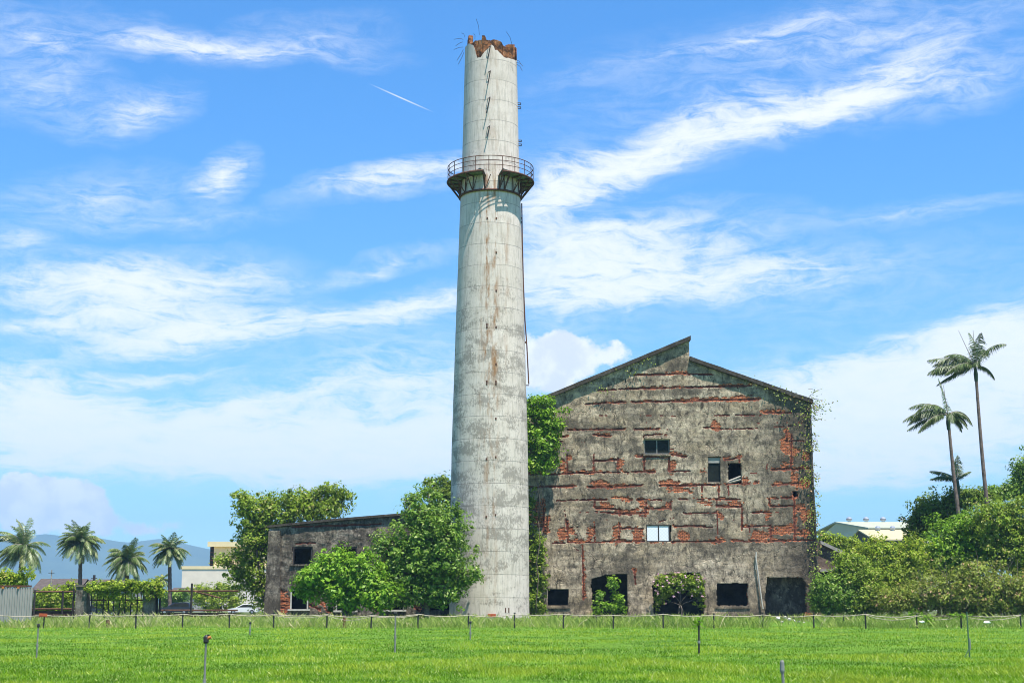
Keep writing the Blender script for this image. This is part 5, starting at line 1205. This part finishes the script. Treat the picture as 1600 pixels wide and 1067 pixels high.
# ------------------------------------------------------------------ rope fence
YF = 90.0
POSTS = [(-8,'beside the corrugated sheet, at the left edge'),(69,'carrying the red board'),(140,'leaning a little before the left gate pillar'),(213,'in front of the iron gate bars'),(286,'in front of the dark estate car'),(359,'just left of the white car'),(428,'in front of the annex corner'),(511,'in front of the bright glossy shrub'),
 (580,'between the glossy shrub and the dense tree'),(653,'under the dense tree, left of its trunk'),(732,'at the left foot of the chimney'),(804,'at the right foot of the chimney'),(880,'in front of the small square factory opening'),(958,'in front of the doorway bush'),(1036,'in front of the flowering bush'),
 (1115,'just left of the wide black window opening'),(1192,'below the foot of the drain pipe'),(1271,'beside the rubble and red bricks'),(1352,'before the left end of the overgrown bank'),(1432,'wound with green vine before the bank'),(1501,'behind the tripod stake'),(1594,'at the right edge, before the dry brown bush')]
def rope_fence():
    proto = None; tops = []
    rnd = random.Random(8)
    for i, (px, where) in enumerate(POSTS):
        Y = YF + 0.5*math.sin(i*1.3)
        p = P(px, 960, Y); lean = rnd.uniform(-0.03, 0.03) + (0.06 if px == 140 else 0)
        if proto is None:
            r = thing('fence_post', '', 'post', (0, 0, 0), 'posts of the rope fence')
            MB().tube([(0, 0, -0.1), (0, 0, 0.5), (0, 0, 0.93)], [0.050, 0.048, 0.045], 8).build('shaft', M['post'], r)
            MB().tube([(0, -0.01, 0.86), (0, -0.01, 0.945)], [0.062, 0.066], 8).build('cap', M['post'], r)
            MB().lathe((0, 0, 0.80), [(0.05, 0), (0.066, 0.015), (0.066, 0.04), (0.05, 0.055)], 8).build('rope_knot', M['rope'], r)
            proto = r
        else: r = copy_tree(proto)
        r.location = (p.x, Y, 0); r.rotation_euler = (rnd.uniform(-0.02, 0.02), lean, rnd.uniform(0, 3)); h = 1.0 + rnd.uniform(-0.05, 0.05); r.scale = (1, 1, h)
        r['label'] = 'thin black post of the rope fence ' + where
        tops.append(Vector((p.x + lean*0.83, Y, 0.83*h)))
    def rope(name, lab, idx, sag, dz=0.0, dy=-0.06, r=0.026):
        pts = []
        for a, b in zip(idx[:-1], idx[1:]):
            A, B = tops[a], tops[b]; s = sag*(0.6+0.8*rnd.random())
            for k in range(10):
                q = k/10; p = A.lerp(B, q); p.z += dz - s*4*q*(1-q) + 0.01*math.sin(q*25); p.y += dy; pts.append(p)
        pts.append(tops[idx[-1]] + Vector((0, dy, dz)))
        tag(MB().tube(pts, r, 5).build(name, M['rope'], None, True), lab, 'rope')
    rope('barrier_rope', 'long pale rope strung along all the black posts across the lawn', list(range(len(POSTS))), 0.10)
    rope('slack_rope', 'second slack rope sagging below the first in front of the annex', [6, 7, 8, 9], 0.20, -0.05, -0.1, 0.017)
    rope('slack_rope', 'second slack rope hanging below the first at the right edge', [18, 19, 20, 21], 0.20, -0.04, -0.1, 0.020)
    # a second row of stakes in the weeds behind
    for px, where in ((115, 'left of the iron gate'), (163, 'before the gate bars'), (932, 'under the doorway bush'), (1318, 'in front of the green shrub')):
        p = P(px, 965, 104.0); r = copy_tree(proto); r.location = (p.x, 104.0, 0); r.scale = (0.8, 0.8, 0.75); r.rotation_euler = (0, 0.02, 0)
        r['label'] = 'short dark stake in the weeds behind the rope fence ' + where; r['group'] = 'stakes in the weeds'
    # boards and stumps
    p = tops[1]; r = thing('red_board', 'small red board on top of a post at the left', 'board', (p.x, p.y-0.08, p.z-0.06))
    MB().prism_y([(p.x-0.26, p.z-0.10), (p.x+0.24, p.z-0.11), (p.x+0.25, p.z+0.10), (p.x-0.25, p.z+0.12)], p.y-0.14, p.y-0.09).build('panel', M['red_paint'], r)
    MB().prism_y([(p.x-0.20, p.z-0.06), (p.x+0.18, p.z-0.06), (p.x+0.18, p.z-0.03), (p.x-0.20, p.z-0.03)], p.y-0.146, p.y-0.141).build('edge_strip', M['brown'], r)
    for (px, y0, y1, w, lab, mat) in ((168, 968, 984, 5.5, 'short weathered brown stump in the weeds before the gate', 'brown_stump'), (538, 962, 974, 5.0, 'square red brown block stuck in the weeds before the glossy shrub', 'brown')):
        Y = 93.0; a = P(px-w/2, y1, Y); b = P(px+w/2, y0, Y)
        r = thing('stump', lab, 'stump', ((a.x+b.x)/2, Y, 0), 'stumps in the weeds')
        MB().tube([((a.x+b.x)/2, Y, -0.05), ((a.x+b.x)/2+0.01, Y, b.z*0.6), ((a.x+b.x)/2, Y, b.z)], [0.14, 0.125, 0.13], 7).build('trunk', M[mat], r)
        MB().tube([((a.x+b.x)/2, Y, b.z), ((a.x+b.x)/2, Y, b.z+0.02)], [0.12, 0.09], 7).build('cut_top', M['rope'], r)
M['brown_stump'] = simple('old_stump', (0.20, 0.13, 0.07), 0.95, 0.35, 8)
rope_fence()

# ------------------------------------------------------------------ sprinkler risers on the lawn
def riser(label, px, top_py, Y, mat, head='plain', r=0.022, lean=0.0):
    t = P(px, top_py, Y); root = thing('sprinkler_riser', label, 'sprinkler', (t.x - lean*t.z, Y, 0), 'sprinkler risers on the lawn')
    b = Vector((t.x - lean*t.z, Y, -0.05)); t = Vector((t.x, Y, t.z))
    MB().tube([b, b.lerp(t, 0.5), t], [r, r, r*0.9], 8).build('riser_pipe', M[mat], root)
    m = b.lerp(t, 0.42); MB().tube([m+Vector((0, 0, -0.04)), m+Vector((0, 0, 0.04))], r*1.6, 8).build('coupling', M['galv'], root)
    if head == 'orange':
        h = MB().lathe((t.x, Y, t.z-0.06), [(0.03, 0), (0.04, 0.02), (0.035, 0.09), (0.01, 0.12)], 8).build('sprinkler_head', M['black_plastic'], root)
        MB().tube([t+Vector((0, 0, 0)), t+Vector((0.07, 0, 0.03))], [0.03, 0.022], 7).build('nozzle', M['orange'], h)
        MB().tube([t+Vector((-0.04, 0, 0.01)), t+Vector((-0.01, 0, 0.05)), t+Vector((0.05, 0, 0.06))], 0.010, 5).build('arm', M['black_plastic'], h)
    elif head == 'cap':
        h = MB().lathe((t.x, Y, t.z-0.08), [(0.018, 0), (0.023, 0.02), (0.021, 0.1), (0.010, 0.12)], 8).build('sprinkler_head', M['galv'], root)
        MB().tube([t+Vector((0, 0, -0.22)), t+Vector((0.06, 0, -0.20)), t+Vector((0.065, 0, -0.26))], 0.012, 6).build('tap', M['black_plastic'], h)
    else:
        h = MB().lathe((t.x, Y, t.z-0.05), [(r*1.2, 0), (r*1.9, 0.03), (r*1.6, 0.09), (0.008, 0.11)], 8).build('sprinkler_head', M['black_plastic'], root)
        MB().tube([t+Vector((-0.05, 0, 0.03)), t+Vector((0.05, 0, 0.05))], 0.012, 5).build('arm', M['galv'], h)
    return root, b, t
riser('thin pale sprinkler riser near the left edge of the lawn', 60, 977, 40.6, 'galv')
riser('grey sprinkler riser with an orange nozzle, nearest on the left of the lawn', 322, 998, 21.0, 'galv', 'orange', 0.016)
riser('very small sprinkler riser far off in front of the annex corner', 391, 973, 70.0, 'galv', r=0.03)
riser('tall thin sprinkler riser in front of the dense tree', 618, 958, 45.6, 'galv', r=0.026)
rr = riser('rusty dark riser with dry leaves caught at its top, before the flowering bush', 1092, 972, 44.0, 'dark_steel', r=0.028, lean=0.02)
riser('stout grey riser with a small tap at the bottom edge of the lawn', 1222, 1037, 14.0, 'galv', 'cap', 0.015, -0.03)
riser('short pale riser standing behind the rope at the left foot of the chimney', 735, 972, 62.0, 'galv', r=0.03)
def extras():
    rng = np.random.default_rng(5)
    root, b, t = rr
    p = np.array([tuple(t + Vector(tuple(rng.normal(size=3)*np.array([0.10, 0.06, 0.10])))) for _ in range(40)])
    leaf_mesh('caught_leaves', p, np.tile([0, -1., 0.3], (40, 1)), 0.13, rng, M['leaf_bright'], root, rng.uniform(0, 1, 40))
    # green tripod stake
    Y = 40.6; t = P(1511, 955, Y)
    r = thing('garden_stake', 'green garden stake with a slanting brace and a vine, at the right of the lawn', 'stake', (t.x, Y, 0))
    MB().tube([(t.x, Y, -0.05), (t.x-0.01, Y, t.z)], [0.022, 0.018], 7).build('pole', M['green_pipe'], r)
    MB().tube([(t.x-0.20, Y-0.1, -0.02), (t.x, Y, 0.28)], 0.012, 6).build('brace', M['green_pipe'], r)
    MB().tube([(t.x+0.03, Y, 0.55), (t.x+0.035, Y, 0.25)], 0.02, 6).build('tie', M['galv'], r)
    # vine over the rope
    rng = np.random.default_rng(6)
    v = thing('vine', 'green vine sprawling over the rope fence before the overgrown bank', 'vine', (P(1435, 960, YF).x, YF, 0.0))
    bl = [pblob(1437, 962, YF-0.1, 20, 5, 6), pblob(1450, 968, YF-0.2, 10, 8, 5), pblob(1425, 956, YF, 10, 4, 4), pblob(1500, 961, YF, 25, 3, 4)]
    pp, nn, tt = crown_points(bl, 90, 14, 0.14, rng, 0.1)
    leaf_mesh('foliage', pp, nn, 0.11, rng, M['leaf_bright'], v, tt)
    MB().tube([P(1405, 965, YF-0.1), P(1430, 957, YF-0.1), P(1460, 962, YF-0.1), P(1530, 962, YF-0.05)], 0.015, 5).tube([P(1450, 962, YF-0.2), (P(1452, 980, YF-0.2).x, YF-0.2, 0)], 0.015, 5).build('stem', M['bark'], v)
    # rubble stones
    pos = [(1216,966,6,'largest pale stone'),(1226,964,5,'flat cream stone'),(1233,967,5,'grey blocky stone'),(1241,969,5,'low stone'),(1248,971,4,'small round stone'),(1222,971,4,'little chipped stone'),(1256,972,3,'smallest stone')]
    wh = ['leftmost in the rubble at the foot of the factory', 'second in the rubble below the big dark opening', 'in the middle of the rubble heap', 'right of the middle of the rubble heap', 'near the right end of the rubble heap', 'lying in front of the rubble heap', 'at the right end of the rubble, by the red bricks']
    for (px, py, s, nm), w in zip(pos, wh):
        Yr = 118.0; c = P(px, py, Yr); k = s*ppm(px, py, Yr)
        d = rng.normal(size=(14, 3)); d /= np.linalg.norm(d, axis=1)[:, None]
        import bmesh
        bm = bmesh.new()
        for q in d: bm.verts.new((c.x+q[0]*k*0.75, Yr+q[1]*k*0.6, max(0.0, c.z)+q[2]*k*0.5))
        bmesh.ops.convex_hull(bm, input=bm.verts)
        for vv in [vv for vv in bm.verts if not vv.link_faces]: bm.verts.remove(vv)
        me = bpy.data.meshes.new('stone'); bm.to_mesh(me); bm.free(); me.materials.append(M['rubble'])
        o = bpy.data.objects.new('stone', me); COL.objects.link(o); tag(o, f'{nm} {w}', 'stone', 'rubble stones')
    for px, py, w, lab in ((1441, 971, 8, 'pale blue plastic scrap lying in the weeds before the bank'), (1542, 972, 11, 'white plastic bag lying in the weeds at the right')):
        Yr = 86.0; c = P(px, py, Yr); k = w*0.5*ppm(px, py, Yr)
        mb = MB(); mb.lathe((c.x, Yr, max(0.05, c.z)-k*0.3), [(0.02, 0), (k*0.8, 0.04), (k*1.1, k*0.3), (k*0.7, k*0.55), (0.02, k*0.6)], 11)
        mb.v = [(x+0.05*math.sin(z*40+i), y+0.05*math.cos(i*1.7), z+0.03*math.sin(i*2.3)) for i, (x, y, z) in enumerate(mb.v)]
        tag(mb.build('plastic_bag', M['white_trash']), lab, 'litter', 'litter in the weeds')
extras()

# ------------------------------------------------------------------ grass
def blades(name, n, ymin, ymax, hmin, hmax, mat, seed, wfac=0.00042, wmin=0.010, dens=None, tintf=None):
    rng = np.random.default_rng(seed)
    Y = 1.0/rng.uniform(1/ymax, 1/ymin, n); X = rng.uniform(-0.40, 0.40, n)*Y
    if dens is not None:
        k = rng.random(n) < dens(X, Y); X, Y = X[k], Y[k]; n = len(X)
    low = fbm(X*0.30, Y*0.22, seed, 4); band = fbm(X*0.035, Y*0.30, seed+9, 3)
    h = rng.uniform(hmin, hmax, n)*np.clip(-0.25+2.6*low, 0.3, 2.2)
    w = np.maximum(wmin, Y*wfac)*rng.uniform(0.7, 1.4, n)
    az = rng.uniform(0, 2*np.pi, n); ln = rng.normal(0.0, 0.45, (n, 2))*h[:, None]; ln[:, 0] -= 0.05*h
    v = np.zeros((n, 4, 3)); dx, dy = np.cos(az)*w*0.5, np.sin(az)*w*0.5
    v[:, 0] = np.stack([X-dx, Y-dy, np.zeros(n)], 1); v[:, 1] = np.stack([X+dx, Y+dy, np.zeros(n)], 1)
    v[:, 2] = np.stack([X+dx*0.7+ln[:, 0]*0.45, Y+dy*0.7+ln[:, 1]*0.45, h*0.62], 1); v[:, 3] = np.stack([X+ln[:, 0], Y+ln[:, 1], h], 1)
    t = np.clip(0.43 + 0.7*(band-0.5) + 2.7*(low-0.5) + 1.3*(fbm(X*0.9, Y*0.6, seed+15, 3)-0.5) + 0.14*rng.normal(size=n), 0, 0.84)
    if tintf: t = tintf(t, X, Y, rng)
    t = np.where(rng.random(n) < 0.06, 1.0, t)
    o = mesh_from(name, v.reshape(-1, 3), np.arange(n*4).reshape(n, 4), M[mat], None, tint=t)
    return tag(o, 'short mown green grass covering the whole lawn' if mat == 'grass' else 'tall pale seeding grass growing along the rope fence and ruins', 'grass', kind='stuff')
blades('grass', 620000, 10.0, 100.0, 0.028, 0.085, 'grass', 1)
def wd(X, Y):
    left = np.clip((-X-2)/25, 0, 1); n = fbm(X*0.25, Y*0.25, 77, 4)
    f = np.clip((Y-82-9*fbm(X*0.35, Y*0+0.5, 78, 4))/7, 0, 1)**1.5*np.clip(n*2.2-0.5, 0.1, 1)
    q = X/Y; f = np.where((q > 0.178) & (q < 0.212) & (Y < 122), f*0.12, f)
    return f*(0.45+0.55*left)
blades('tall_grass', 170000, 80.0, 150.0, 0.18, 0.52, 'weed', 2, wfac=0.00030, wmin=0.012, dens=wd, tintf=lambda t, X, Y, r: np.clip(t - 0.08 + 0.18*np.clip((-X)/20, -0.3, 1) + 0.1*r.normal(size=len(t)), 0, 1))

# ------------------------------------------------------------------ air
def haze():
    b = MB().box((-8900, -280, -1.0), (8900, 9400, 560))
    t = NT('haze_air'); vol = t.n('ShaderNodeVolumePrincipled'); vol.inputs['Color'].default_value = HAZE_COL; vol.inputs['Density'].default_value = HAZE
    t.l(vol.outputs[0], t.out.inputs['Volume'])
    tag(b.build('haze', t.m), 'pale blue air between the lawn and the far mountains', 'haze', kind='stuff')
HAZE = 0.00013; HAZE_COL = (0.38, 0.66, 1.0, 1)
haze()
